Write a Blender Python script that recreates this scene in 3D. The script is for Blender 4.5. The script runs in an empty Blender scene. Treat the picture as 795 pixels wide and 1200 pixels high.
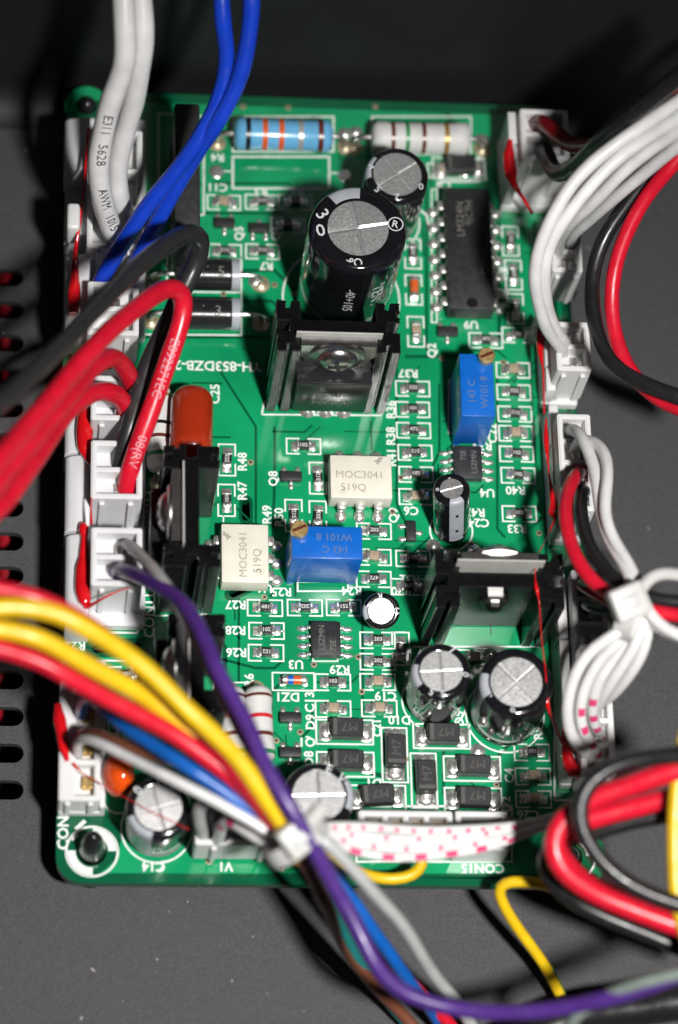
import bpy, bmesh, math, random
from mathutils import Vector, Matrix, Euler

random.seed(7)
# ------------------------------------------------------------------ camera, light, exposure
# All sizes below are in millimetres; one Blender unit is one centimetre.
S = 0.1
scene = bpy.context.scene
scene.unit_settings.scale_length = 0.01
COL = scene.collection
CAM_POS = Vector((-42.276, -169.992, 386.025))          # mm, board centre is the origin
CAM_ROT = Euler((0.401438, -0.104897, -0.022318), 'XYZ')
FPX = 3600.0                                             # focal length in photo pixels (795 x 1200)
CAM_M = CAM_ROT.to_matrix()

cam = bpy.data.objects.new('camera', bpy.data.cameras.new('camera'))
COL.objects.link(cam)
cam.location = CAM_POS * S
cam.rotation_euler = CAM_ROT
cam.data.sensor_fit = 'VERTICAL'
cam.data.sensor_height = 24.0
cam.data.sensor_width = 24.0
cam.data.lens = 24.0 * FPX / 1200.0
cam.data.clip_start = 0.1
cam.data.clip_end = 400
cam.data.dof.use_dof = True
cam.data.dof.focus_distance = 41.6
cam.data.dof.aperture_fstop = 0.074
scene.camera = cam

world = bpy.data.worlds.new('World')
scene.world = world
world.use_nodes = True
world.node_tree.nodes['Background'].inputs[0].default_value = (0.86, 0.93, 1.0, 1)
world.node_tree.nodes['Background'].inputs[1].default_value = 0.014

# the camera's flash: a small lamp beside the lens (camera held upright, flash to its right)
fl = bpy.data.lights.new('flash_lamp', 'SPOT')
fl.shadow_soft_size = 1.5
fl.spot_size = math.radians(40)
fl.spot_blend = 1.0
fl.energy = 117000
fl.color = (1.0, 0.975, 0.94)
flash = bpy.data.objects.new('flash_lamp', fl)
COL.objects.link(flash)
FLASH_POS = CAM_POS + CAM_M @ Vector((104, -22, 0))
flash.location = FLASH_POS * S
flash.rotation_euler = (FLASH_POS - Vector((2, -34, 0))).to_track_quat('Z', 'Y').to_euler()

vs = scene.view_settings
vs.view_transform = 'Standard'
vs.look = 'None'
vs.exposure = 0.0
vs.gamma = 1.0
vs.use_curve_mapping = False

# ------------------------------------------------------------------ helpers
PI = math.pi
def R(d): return math.radians(d)

def at(u, v, z=0.0):
    """World point (mm) at height z on the sight line of photo pixel (u, v)."""
    d = CAM_M @ Vector(((u - 397.5) / FPX, -(v - 600.0) / FPX, -1.0))
    t = (z - CAM_POS.z) / d.z
    return CAM_POS + d * t

class G:
    """Collects shapes (mm) into one mesh."""
    def __init__(s): s.bm = bmesh.new()
    def _xf(s, verts, M):
        if M is not None:
            for v in verts: v.co = M @ v.co
    def box(s, c, d, bev=0.0, seg=1, M=None, mi=0):
        r = bmesh.ops.create_cube(s.bm, size=1.0)
        vs_ = r['verts']
        for v in vs_:
            v.co = Vector((v.co.x * d[0] + c[0], v.co.y * d[1] + c[1], v.co.z * d[2] + c[2]))
        fs = set(f for v in vs_ for f in v.link_faces)
        if bev > 0:
            es = list(set(e for v in vs_ for e in v.link_edges))
            b = bmesh.ops.bevel(s.bm, geom=es, offset=bev, segments=seg, affect='EDGES', profile=0.5)
            fs = set(f for f in fs if f.is_valid) | set(b['faces'])
            vs_ = list(set(v for f in fs for v in f.verts))
        s._xf(vs_, M)
        for f in fs: f.material_index = mi
        return s
    def lathe(s, prof, n=32, a0=0.0, a1=2 * PI, M=None, mi=0, off=(0, 0)):
        full = abs(a1 - a0 - 2 * PI) < 1e-6
        cnt = n if full else n + 1
        rows = []
        for r, z in prof:
            if r < 1e-6 and full:
                rows.append([s.bm.verts.new((off[0], off[1], z))])
            else:
                rows.append([s.bm.verts.new((off[0] + r * math.cos(a0 + (a1 - a0) * i / n), off[1] + r * math.sin(a0 + (a1 - a0) * i / n), z)) for i in range(cnt)])
        for a, b in zip(rows, rows[1:]):
            m = n
            for i in range(m):
                j = (i + 1) % cnt if full else i + 1
                if len(a) == 1 and len(b) == 1: continue
                if len(a) == 1: f = [a[0], b[j], b[i]]
                elif len(b) == 1: f = [a[i], a[j], b[0]]
                else: f = [a[i], a[j], b[j], b[i]]
                try: s.bm.faces.new(f).material_index = mi
                except ValueError: pass
        s._xf([v for r_ in rows for v in r_], M)
        return s
    def cyl(s, p0, p1, r0, r1=None, n=14, mi=0):
        p0, p1 = Vector(p0), Vector(p1)
        r1 = r0 if r1 is None else r1
        q = (p1 - p0).to_track_quat('Z', 'Y').to_matrix().to_4x4()
        L = (p1 - p0).length
        return s.lathe([(0, 0), (r0, 0), (r1, L), (0, L)], n, M=Matrix.Translation(p0) @ q, mi=mi)
    def prism(s, poly, z0, z1, M=None, mi=0):
        lo = [s.bm.verts.new((x, y, z0)) for x, y in poly]
        hi = [s.bm.verts.new((x, y, z1)) for x, y in poly]
        n = len(poly)
        fs = [s.bm.faces.new(hi), s.bm.faces.new(lo[::-1])]
        for i in range(n): fs.append(s.bm.faces.new((lo[i], lo[(i + 1) % n], hi[(i + 1) % n], hi[i])))
        for f in fs: f.material_index = mi
        s._xf(lo + hi, M)
        return s
    def ell(s, c, d, n=14, m=8, M=None, mi=0):
        prof = [(math.sin(PI * k / m), -math.cos(PI * k / m)) for k in range(m + 1)]
        MM = Matrix.Translation(Vector(c)) @ Matrix.Diagonal((d[0], d[1], d[2], 1))
        return s.lathe(prof, n, M=(M @ MM if M is not None else MM), mi=mi)
    def tube(s, pts, rad, n=12, mi=0, flat=None, cap=True):
        fr = frames(pts)
        rows = []
        for k, (p, t, a, b) in enumerate(fr):
            r = rad[k] if isinstance(rad, (list, tuple)) else rad
            rows.append([s.bm.verts.new(p + (a * math.cos(2 * PI * i / n) + b * math.sin(2 * PI * i / n)) * r) for i in range(n)])
        for A, B in zip(rows, rows[1:]):
            for i in range(n):
                j = (i + 1) % n
                s.bm.faces.new((A[i], A[j], B[j], B[i])).material_index = mi
        if cap:
            s.bm.faces.new(rows[0][::-1]).material_index = mi
            s.bm.faces.new(rows[-1]).material_index = mi
        return s
    def strip(s, pts, w, z, mi=0):
        """Flat ribbon of width w along a polyline, at height z (mitred)."""
        P = [Vector((p[0], p[1])) for p in pts]
        closed = len(P) > 2 and (P[0] - P[-1]).length < 1e-6
        if closed: P = P[:-1]
        L, Rr = [], []
        n = len(P)
        for i in range(n):
            a = P[i] - P[i - 1] if (i > 0 or closed) else P[1] - P[0]
            b = P[(i + 1) % n] - P[i] if (i < n - 1 or closed) else P[-1] - P[-2]
            a, b = a.normalized(), b.normalized()
            nn = Vector((-(a.y + b.y), a.x + b.x))
            nn = nn.normalized() if nn.length > 1e-6 else Vector((-a.y, a.x))
            k = 1.0 / max(0.5, nn.dot(Vector((-a.y, a.x))))
            L.append(s.bm.verts.new((P[i].x + nn.x * w / 2 * k, P[i].y + nn.y * w / 2 * k, z)))
            Rr.append(s.bm.verts.new((P[i].x - nn.x * w / 2 * k, P[i].y - nn.y * w / 2 * k, z)))
        for i in range(n if closed else n - 1):
            j = (i + 1) % n
            s.bm.faces.new((Rr[i], Rr[j], L[j], L[i])).material_index = mi
        return s
    def cellbox(s, x0, x1, y0, y1, z0, z1, holes, depth, mi=0):
        """A block whose top has rectangular pockets [(hx0,hx1,hy0,hy1)], one continuous skin."""
        xs = sorted(set([x0, x1] + [round(h[0], 4) for h in holes] + [round(h[1], 4) for h in holes]))
        ys = sorted(set([y0, y1] + [round(h[2], 4) for h in holes] + [round(h[3], 4) for h in holes]))
        bm = s.bm
        cache = {}
        def V(x, y, z):
            k = (round(x, 4), round(y, 4), round(z, 4))
            if k not in cache: cache[k] = bm.verts.new(k)
            return cache[k]
        inside = lambda cx, cy: any(h[0] - 1e-6 < cx < h[1] + 1e-6 and h[2] - 1e-6 < cy < h[3] + 1e-6 for h in holes)
        H = {}
        for i in range(len(xs) - 1):
            for j in range(len(ys) - 1):
                H[i, j] = inside((xs[i] + xs[i + 1]) / 2, (ys[j] + ys[j + 1]) / 2)
                z = z1 - depth if H[i, j] else z1
                bm.faces.new((V(xs[i], ys[j], z), V(xs[i + 1], ys[j], z), V(xs[i + 1], ys[j + 1], z), V(xs[i], ys[j + 1], z))).material_index = mi
        for (i, j), h in list(H.items()):
            za = z1 - depth if h else z1
            for di, dj in ((1, 0), (0, 1), (-1, 0), (0, -1)):
                o = H.get((i + di, j + dj))
                zb = z0 if o is None else (z1 - depth if o else z1)
                if zb >= za: continue
                if di: xa = xs[i + 1] if di > 0 else xs[i]; q = ((xa, ys[j]), (xa, ys[j + 1]))
                else: ya = ys[j + 1] if dj > 0 else ys[j]; q = ((xs[i], ya), (xs[i + 1], ya))
                if di > 0 or dj < 0: pass
                else: q = q[::-1]
                try: bm.faces.new((V(*q[0], zb), V(*q[1], zb), V(*q[1], za), V(*q[0], za))).material_index = mi
                except ValueError: pass
        return s
    def mesh(s, name, mats, angle=35, recalc=True, scale=True):
        if recalc: bmesh.ops.recalc_face_normals(s.bm, faces=s.bm.faces)
        if scale:
            for v in s.bm.verts: v.co *= S
        me = bpy.data.meshes.new(name)
        s.bm.to_mesh(me); s.bm.free()
        for m in (mats if isinstance(mats, (list, tuple)) else [mats]): me.materials.append(m)
        for p in me.polygons: p.use_smooth = True
        me.set_sharp_from_angle(angle=R(angle))
        return me

def frames(pts):
    """Parallel-transport frames along a list of points."""
    out = []
    n = len(pts)
    a = None
    for i in range(n):
        t = (pts[min(i + 1, n - 1)] - pts[max(i - 1, 0)]).normalized()
        if a is None:
            a = t.orthogonal().normalized()
        else:
            a = (a - t * a.dot(t)).normalized()
        out.append((pts[i], t, a, t.cross(a)))
    return out

def spline(P, step=1.2):
    """Centripetal-ish Catmull-Rom through points P (Vectors, mm)."""
    P = [Vector(p) for p in P]
    Q = [P[0] * 2 - P[1]] + P + [P[-1] * 2 - P[-2]]
    out = []
    for i in range(1, len(Q) - 2):
        p0, p1, p2, p3 = Q[i - 1], Q[i], Q[i + 1], Q[i + 2]
        n = max(2, int((p2 - p1).length / step))
        for k in range(n):
            t = k / n
            out.append(0.5 * ((2 * p1) + (p2 - p0) * t + (2 * p0 - 5 * p1 + 4 * p2 - p3) * t * t + (3 * p1 - p0 - 3 * p2 + p3) * t ** 3))
    out.append(P[-1])
    # relax a little so that bends read as a stiff wire
    for _ in range(4):
        out = [out[0]] + [(out[i - 1] + out[i] * 2 + out[i + 1]) / 4 for i in range(1, len(out) - 1)] + [out[-1]]
    return out

def link(name, data, parent=None, loc=(0, 0, 0), rot=(0, 0, 0)):
    o = bpy.data.objects.new(name, data)
    COL.objects.link(o)
    o.parent = parent
    o.location = Vector(loc) * S
    o.rotation_euler = rot if isinstance(rot, (tuple, list, Euler)) else (0, 0, rot)
    return o

def thing(o, label, cat, group=None):
    o['label'] = label
    o['category'] = cat
    if group: o['group'] = group
    return o

def kind(o, k):
    o['kind'] = k
    return o

# ------------------------------------------------------------------ materials
def mat(name, color, rough=0.5, metal=0.0, var=0.0, vscale=6.0, bump=0.0, bscale=40.0, coat=0.0, coat_rough=0.05, sss=0.0, spec=0.5, rvar=0.0, aniso=0.0, speck=None):
    m = bpy.data.materials.new(name)
    m.use_nodes = True
    nt = m.node_tree
    b = nt.nodes['Principled BSDF']
    b.inputs['Base Color'].default_value = (*color, 1)
    b.inputs['Roughness'].default_value = rough
    b.inputs['Metallic'].default_value = metal
    b.inputs['Specular IOR Level'].default_value = spec
    if coat: b.inputs['Coat Weight'].default_value = coat; b.inputs['Coat Roughness'].default_value = coat_rough
    if sss:
        b.inputs['Subsurface Weight'].default_value = sss
        b.inputs['Subsurface Radius'].default_value = (0.12, 0.11, 0.10)
        b.inputs['Subsurface Scale'].default_value = 1.0
    tc = nt.nodes.new('ShaderNodeTexCoord')
    def noise(scale, detail=3.0):
        n = nt.nodes.new('ShaderNodeTexNoise')
        n.inputs['Scale'].default_value = scale
        n.inputs['Detail'].default_value = detail
        nt.links.new(tc.outputs['Object'], n.inputs['Vector'])
        return n
    col_out = None
    if var:
        n = noise(vscale, 5.0)
        mp = nt.nodes.new('ShaderNodeMapRange')
        mp.inputs['From Min'].default_value = 0.3; mp.inputs['From Max'].default_value = 0.7
        mp.inputs['To Min'].default_value = 1 - var; mp.inputs['To Max'].default_value = 1 + var
        nt.links.new(n.outputs['Fac'], mp.inputs['Value'])
        mx = nt.nodes.new('ShaderNodeMix'); mx.data_type = 'RGBA'; mx.blend_type = 'MULTIPLY'
        mx.inputs['Factor'].default_value = 1.0
        mx.inputs['A'].default_value = (*color, 1)
        nt.links.new(mp.outputs['Result'], mx.inputs['B'])
        col_out = mx.outputs['Result']
    if speck:
        n = noise(speck[0], 1.0)
        mp = nt.nodes.new('ShaderNodeMapRange')
        mp.inputs['From Min'].default_value = speck[1]; mp.inputs['From Max'].default_value = speck[1] + 0.03
        nt.links.new(n.outputs['Fac'], mp.inputs['Value'])
        mx = nt.nodes.new('ShaderNodeMix'); mx.data_type = 'RGBA'
        nt.links.new(mp.outputs['Result'], mx.inputs['Factor'])
        if col_out: nt.links.new(col_out, mx.inputs['A'])
        else: mx.inputs['A'].default_value = (*color, 1)
        mx.inputs['B'].default_value = (*speck[2], 1)
        col_out = mx.outputs['Result']
    if col_out: nt.links.new(col_out, b.inputs['Base Color'])
    if rvar:
        n = noise(vscale * 1.7, 4.0)
        mp = nt.nodes.new('ShaderNodeMapRange')
        mp.inputs['From Min'].default_value = 0.3; mp.inputs['From Max'].default_value = 0.7
        mp.inputs['To Min'].default_value = max(0.02, rough - rvar); mp.inputs['To Max'].default_value = rough + rvar
        nt.links.new(n.outputs['Fac'], mp.inputs['Value'])
        nt.links.new(mp.outputs['Result'], b.inputs['Roughness'])
    if bump:
        n = noise(bscale, 4.0)
        bp = nt.nodes.new('ShaderNodeBump')
        bp.inputs['Strength'].default_value = bump
        bp.inputs['Distance'].default_value = 0.02
        nt.links.new(n.outputs['Fac'], bp.inputs['Height'])
        nt.links.new(bp.outputs['Normal'], b.inputs['Normal'])
    return m

M = {}
M['mask_dark'] = mat('mask_dark', (0.002, 0.085, 0.036), 0.28, spec=0.12, var=0.15, vscale=1.2, coat=0.6, coat_rough=0.12, bump=0.05, bscale=22)
M['mask_pour'] = mat('mask_pour', (0.005, 0.265, 0.102), 0.34, spec=0.12, var=0.2, vscale=0.9, coat=0.8, coat_rough=0.07, bump=0.05, bscale=9, rvar=0.12, speck=(46, 0.76, (0.10, 0.30, 0.17)))
M['fr4'] = mat('fr4', (0.10, 0.20, 0.10), 0.6, var=0.2)
M['silk'] = mat('silk', (0.74, 0.78, 0.75), 0.55, var=0.12, vscale=9, bump=0.1, bscale=60)
M['solder'] = mat('solder', (0.80, 0.79, 0.76), 0.30, 0.85, var=0.2, vscale=14, bump=0.35, bscale=16, rvar=0.12)
M['tin'] = mat('tin', (0.74, 0.73, 0.70), 0.28, 0.9, var=0.15, vscale=10, bump=0.15, bscale=25)
M['pad_tan'] = mat('pad_tan', (0.42, 0.36, 0.24), 0.4, 0.5, var=0.2)
M['chip_black'] = mat('chip_black', (0.020, 0.020, 0.022), 0.35, var=0.2, bump=0.08, bscale=60)
M['chip_print'] = mat('chip_print', (0.55, 0.55, 0.53), 0.6)
M['cap_tan'] = mat('cap_tan', (0.36, 0.28, 0.20), 0.4, var=0.12, vscale=18)
M['epoxy'] = mat('epoxy', (0.022, 0.022, 0.024), 0.42, var=0.2, vscale=8, bump=0.25, bscale=90, rvar=0.08)
M['epoxy_gloss'] = mat('epoxy_gloss', (0.016, 0.016, 0.018), 0.2, var=0.2, bump=0.05, bscale=60)
M['epoxy_print'] = mat('epoxy_print', (0.16, 0.155, 0.14), 0.55)
M['diode_print'] = mat('diode_print', (0.075, 0.073, 0.068), 0.55)
M['opto'] = mat('opto', (0.70, 0.67, 0.58), 0.42, var=0.05, vscale=4, bump=0.12, bscale=70, sss=0.08)
M['opto_print'] = mat('opto_print', (0.34, 0.31, 0.26), 0.6)
M['sleeve'] = mat('sleeve', (0.007, 0.007, 0.009), 0.13, var=0.2, vscale=3, bump=0.05, bscale=9, coat=0.5, coat_rough=0.04, rvar=0.05)
M['sleeve_print'] = mat('sleeve_print', (0.55, 0.58, 0.60), 0.45)
M['stripe'] = mat('stripe', (0.36, 0.38, 0.42), 0.3, var=0.08)
M['can'] = mat('can', (0.70, 0.70, 0.70), 0.42, 0.85, var=0.12, vscale=20, bump=0.14, bscale=55, rvar=0.08)
M['anod'] = mat('anod', (0.012, 0.012, 0.013), 0.25, 0.0, var=0.3, vscale=7, spec=0.2)
M['anod_cut'] = mat('anod_cut', (0.004, 0.004, 0.0045), 0.22, 0.0, bump=0.5, bscale=14, var=0.3, spec=0.4)
M['anod_edge'] = mat('anod_edge', (0.26, 0.26, 0.27), 0.32, 0.9, var=0.4, vscale=10)
M['steel'] = mat('steel', (0.42, 0.41, 0.40), 0.3, 1.0, var=0.2, vscale=9, bump=0.08)
M['tab'] = mat('tab', (0.62, 0.62, 0.61), 0.38, 0.7, var=0.1)
M['insul'] = mat('insul', (0.42, 0.42, 0.40), 0.6, var=0.08)
M['copper'] = mat('copper', (0.55, 0.22, 0.12), 0.35, 0.9, var=0.2)
M['brass'] = mat('brass', (0.80, 0.57, 0.24), 0.34, 0.75, var=0.3, vscale=14)
M['trim_blue'] = mat('trim_blue', (0.005, 0.115, 0.50), 0.3, var=0.1, vscale=5, bump=0.1, bscale=30)
M['trim_print'] = mat('trim_print', (0.075, 0.14, 0.33), 0.5)
M['res_blue'] = mat('res_blue', (0.13, 0.40, 0.66), 0.22, var=0.06, coat=0.5, bump=0.06, bscale=12)
M['res_grey'] = mat('res_grey', (0.58, 0.58, 0.57), 0.5, var=0.08, bump=0.2, bscale=30)
M['b_black'] = mat('b_black', (0.01, 0.01, 0.011), 0.3)
M['b_orange'] = mat('b_orange', (0.62, 0.10, 0.015), 0.3)
M['b_brown'] = mat('b_brown', (0.10, 0.022, 0.012), 0.3)
M['b_red'] = mat('b_red', (0.50, 0.02, 0.025), 0.35)
M['b_green'] = mat('b_green', (0.02, 0.22, 0.06), 0.35)
M['b_gold'] = mat('b_gold', (0.36, 0.22, 0.06), 0.35, 0.4)
M['b_silver'] = mat('b_silver', (0.42, 0.42, 0.40), 0.35, 0.4)
M['film'] = mat('film', (0.31, 0.024, 0.006), 0.2, var=0.1, vscale=3, bump=0.12, bscale=7, coat=0.4)
M['disc'] = mat('disc', (0.66, 0.072, 0.006), 0.18, var=0.08, bump=0.1, bscale=6, coat=0.4)
M['nylon'] = mat('nylon', (0.66, 0.66, 0.66), 0.36, var=0.04, vscale=2, bump=0.08, bscale=8, sss=0.25)
M['nylon_milk'] = mat('nylon_milk', (0.66, 0.66, 0.68), 0.32, var=0.05, vscale=2, bump=0.08, bscale=6, sss=0.3)
M['tie'] = mat('tie', (0.50, 0.50, 0.49), 0.4, var=0.06, vscale=3, bump=0.1, bscale=12, sss=0.3)
M['black_nylon'] = mat('black_nylon', (0.012, 0.013, 0.013), 0.22, var=0.2, bump=0.08, bscale=12)
M['lacquer'] = mat('lacquer', (0.56, 0.006, 0.010), 0.10, var=0.15, vscale=4, coat=0.6, bump=0.15, bscale=7)
M['glass_diode'] = mat('glass_diode', (0.62, 0.13, 0.04), 0.1, var=0.15, coat=0.8)
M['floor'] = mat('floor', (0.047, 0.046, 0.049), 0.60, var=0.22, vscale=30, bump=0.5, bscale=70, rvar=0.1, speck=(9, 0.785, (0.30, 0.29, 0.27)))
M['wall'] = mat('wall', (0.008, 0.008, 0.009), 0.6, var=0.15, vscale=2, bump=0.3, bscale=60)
M['under'] = mat('under', (0.02, 0.018, 0.018), 0.7, var=0.3)
WIRE = {}
def wire_mat(n, c, rough=0.33):
    WIRE[n] = mat('wire_' + n, c, rough, var=0.10, vscale=3.5, bump=0.12, bscale=6, rvar=0.09, speck=(24, 0.77, tuple(x * 0.6 + 0.12 for x in c)))
for n, c in dict(white=(0.66, 0.66, 0.66), blue=(0.006, 0.045, 0.50), sky=(0.005, 0.095, 0.40), black=(0.012, 0.012, 0.013), charcoal=(0.022, 0.022, 0.024), red=(0.58, 0.008, 0.026), dark_red=(0.30, 0.008, 0.016),
                 yellow=(0.68, 0.44, 0.008), purple=(0.062, 0.022, 0.175), grey=(0.36, 0.37, 0.37), brown=(0.16, 0.055, 0.030), teal=(0.01, 0.15, 0.14), green=(0.01, 0.20, 0.06), sage=(0.20, 0.24, 0.22)).items(): wire_mat(n, c)
M['pink'] = mat('pink', (0.62, 0.05, 0.16), 0.5)
M['wire_text_pale'] = mat('wire_text_pale', (0.62, 0.25, 0.30), 0.5)
M['wire_text_dark'] = mat('wire_text_dark', (0.03, 0.03, 0.03), 0.5)

# ------------------------------------------------------------------ text
_tcache = {}
def text_data(txt, size, bold=0.0):
    """Flat text as (verts, faces) in mm, centred on its own middle."""
    k = (txt, size, bold)
    if k in _tcache: return _tcache[k]
    cu = bpy.data.curves.new('lettering', 'FONT')
    cu.body = txt
    cu.size = size
    cu.offset = bold
    cu.resolution_u = 2
    cu.align_x = 'CENTER'
    o = bpy.data.objects.new('lettering', cu)
    COL.objects.link(o)
    bpy.context.view_layer.update()
    me = bpy.data.meshes.new_from_object(o.evaluated_get(bpy.context.evaluated_depsgraph_get()))
    vs_ = [v.co.copy() for v in me.vertices]
    fs = [tuple(p.vertices) for p in me.polygons]
    bpy.data.objects.remove(o); bpy.data.curves.remove(cu); bpy.data.meshes.remove(me)
    ys = [v.y for v in vs_] or [0]
    cy = (min(ys) + max(ys)) / 2
    xs = [v.x for v in vs_] or [0]
    cx = (min(xs) + max(xs)) / 2
    vs_ = [Vector((v.x - cx, v.y - cy, 0)) for v in vs_]
    _tcache[k] = (vs_, fs)
    return _tcache[k]

_tmesh = {}
def text_mesh(txt, size, m, bold=0.0):
    k = (txt, size, m.name, bold)
    if k not in _tmesh:
        vs_, fs = text_data(txt, size, bold)
        me = bpy.data.meshes.new('lettering')
        me.from_pydata([v * S for v in vs_], [], fs)
        me.materials.append(m)
        _tmesh[k] = me
    return _tmesh[k]

def mapped_text(txt, size, m, fn, bold=0.0, sub=True):
    vs_, fs = text_data(txt, size, bold)
    me = bpy.data.meshes.new('lettering')
    me.from_pydata([fn(v) * S for v in vs_], [], fs)
    me.materials.append(m)
    return me

# ------------------------------------------------------------------ the setting: chassis floor, wall
FLOOR_Z = -8.2
BEND = 57.0
def flat_with_holes(outer, holes, z0, z1, res=None):
    """Plate between z0 and z1 with an outline and holes (lists of xy, mm)."""
    cu = bpy.data.curves.new('plate', 'CURVE')
    cu.dimensions = '2D'
    cu.fill_mode = 'BOTH'
    cu.extrude = (z1 - z0) / 2
    for loop in [outer] + holes:
        sp = cu.splines.new('POLY')
        sp.points.add(len(loop) - 1)
        for p, (x, y) in zip(sp.points, loop): p.co = (x, y, 0, 1)
        sp.use_cyclic_u = True
    o = bpy.data.objects.new('plate', cu)
    COL.objects.link(o)
    bpy.context.view_layer.update()
    me = bpy.data.meshes.new_from_object(o.evaluated_get(bpy.context.evaluated_depsgraph_get()))
    bpy.data.objects.remove(o); bpy.data.curves.remove(cu)
    g = G()
    g.bm.from_mesh(me)
    bpy.data.meshes.remove(me)
    for v in g.bm.verts: v.co.z += (z0 + z1) / 2
    bmesh.ops.remove_doubles(g.bm, verts=g.bm.verts, dist=1e-4)
    return g

def slot_loop(x0, x1, y, h, n=8):
    r = h / 2
    pts = [(x1 - r + r * math.cos(-PI / 2 + PI * i / n), y + r * math.sin(-PI / 2 + PI * i / n)) for i in range(n + 1)]
    pts += [(x0 + r + r * math.cos(PI / 2 + PI * i / n), y + r * math.sin(PI / 2 + PI * i / n)) for i in range(n + 1)]
    return pts
slots = []
for v in (326, 364, 402.5, 441, 479.5, 518, 556.5, 595.5, 635, 675, 715.5, 756, 797, 840, 883, 926):
    p = at(28, v, FLOOR_Z)
    slots.append(slot_loop(p.x - 15, p.x, p.y, 2.7))
g = flat_with_holes([(-140, -130), (140, -130), (140, BEND), (-140, BEND)], slots, FLOOR_Z - 1.2, FLOOR_Z)
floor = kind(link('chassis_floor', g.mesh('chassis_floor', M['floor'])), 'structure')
g = G().box((0, -30, FLOOR_Z - 14), (280, 200, 1))
kind(link('chassis_underside', g.mesh('chassis_underside', M['under'])), 'structure')
# the sheet bends up behind the board in a wide curve into the back wall
prof = []
rb = 5.0
for k in range(13):
    a = PI / 2 * k / 12
    prof.append((BEND + rb * math.sin(a), FLOOR_Z + rb - rb * math.cos(a)))
prof.append((BEND + rb, FLOOR_Z + 60))
g = G()
lo = [[g.bm.verts.new((x, y, z)) for y, z in prof] for x in (-140, 140)]
hi = [[g.bm.verts.new((x, y + (1.2 if k else 0.0), z - (1.2 if k < 12 else 0))) for k, (y, z) in enumerate(prof)] for x in (-140, 140)]
for k in range(len(prof) - 1):
    g.bm.faces.new((lo[0][k], lo[1][k], lo[1][k + 1], lo[0][k + 1]))
    g.bm.faces.new((hi[0][k], hi[0][k + 1], hi[1][k + 1], hi[1][k]))
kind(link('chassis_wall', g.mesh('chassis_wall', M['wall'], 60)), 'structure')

# red cable lying below the slots
pts = spline([at(10, 290, -17), at(9, 340, -16), at(12, 420, -18), at(11, 520, -19), at(8, 600, -17), at(9, 690, -18), at(2, 760, -20), at(-6, 860, -20.5)])
o = link('red_wire', G().tube(pts, 1.3).mesh('red_wire', WIRE['dark_red']))
thing(o, 'red wire glimpsed through the rounded slots of the chassis floor', 'wire')

# ------------------------------------------------------------------ the circuit board
BX0, BX1, BY0, BY1 = -36.0, 36.0, -59.05, 59.05
board = link('circuit_board', None)
thing(board, 'green printed circuit board crowded with soldered capacitors, resistors, heatsinks and white connectors', 'circuit board')

def rrect(x0, x1, y0, y1, r, n=6):
    pts = []
    for cx, cy, a in ((x1 - r, y0 + r, -PI / 2), (x1 - r, y1 - r, 0), (x0 + r, y1 - r, PI / 2), (x0 + r, y0 + r, PI)):
        pts += [(cx + r * math.cos(a + PI / 2 * i / n), cy + r * math.sin(a + PI / 2 * i / n)) for i in range(n + 1)]
    return pts
def circ(x, y, r, n=24): return [(x + r * math.cos(2 * PI * i / n), y + r * math.sin(2 * PI * i / n)) for i in range(n)]
HBL, HBR, HTL = at(108, 998), at(668, 1004), at(102, 124)
def slot2(u0, v0, u1, v1, w):
    a, b = at(u0, v0), at(u1, v1)
    d = (b - a).normalized(); ang = math.atan2(d.y, d.x); r = w / 2
    pts = [(b.x + r * math.cos(ang - PI / 2 + PI * i / 6), b.y + r * math.sin(ang - PI / 2 + PI * i / 6)) for i in range(7)]
    pts += [(a.x + r * math.cos(ang + PI / 2 + PI * i / 6), a.y + r * math.sin(ang + PI / 2 + PI * i / 6)) for i in range(7)]
    return pts
bslots = [slot2(288.5, 590, 288.5, 606, 1.1), slot2(273, 696, 296, 685, 1.1), slot2(114, 760, 168, 758, 1.3)]
holes = [circ(HBL.x, HBL.y, 1.9), circ(HBR.x, HBR.y, 1.7), circ(HTL.x, HTL.y, 1.5)] + bslots
g = flat_with_holes(rrect(BX0, BX1, BY0, BY1, 3.4), holes, -1.6, 0)
link('laminate', g.mesh('laminate', M['mask_dark']), board)
pour_holes = [circ(HBL.x, HBL.y, 4.9, 36), circ(HBR.x, HBR.y, 4.9, 36), circ(HTL.x, HTL.y, 3.2, 30)]
bigger = [slot2(288.5, 588, 288.5, 608, 1.9), slot2(271, 697, 298, 684, 1.9), slot2(110, 760, 172, 758, 2.6)]
# copper pour under the mask: slightly raised, lighter green
pour = [(-30.2, -57.7), (34.6, -57.7), (34.6, 57.4), (-34.8, 57.4), (-34.8, -47.6), (-30.5, -48.5), (-27.2, -52.0), (-28.3, -56.0)]
g = flat_with_holes(pour, pour_holes[1:] + bigger, 0.0, 0.035)
link('copper_pour', g.mesh('copper_pour', M['mask_pour']), board)

# insulation gaps between the copper areas (dark green lines) and a few broad dark areas
PZ = 0.035
def gap(pts, w, px=True):
    P = [at(u, v) for u, v in pts] if px else [Vector(p) for p in pts]
    g_ = G().strip(P, w, PZ + 0.012)
    return link('mask_gap', g_.mesh('mask_gap', M['mask_dark']), board)
gap([(281, 317), (322, 317), (343, 338), (352, 372)], 0.5)
gap([(285, 353), (318, 353), (330, 362), (330, 372)], 0.45)
gap([(140, 395), (280, 395), (325, 396)], 0.55)
gap([(475, 418), (540, 418), (552, 428)], 0.5)
gap([(165, 757), (205, 751), (236, 738), (262, 738)], 1.6)
gap([(250, 770), (300, 783), (322, 783), (334, 772)], 0.4)
gap([(366, 830), (366, 852), (352, 866)], 0.35)
gap([(366, 880), (358, 905), (372, 915)], 0.35)
gap([(432, 905), (470, 915), (474, 930)], 0.6)
gap([(520, 880), (520, 930), (532, 945)], 0.4)
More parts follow.
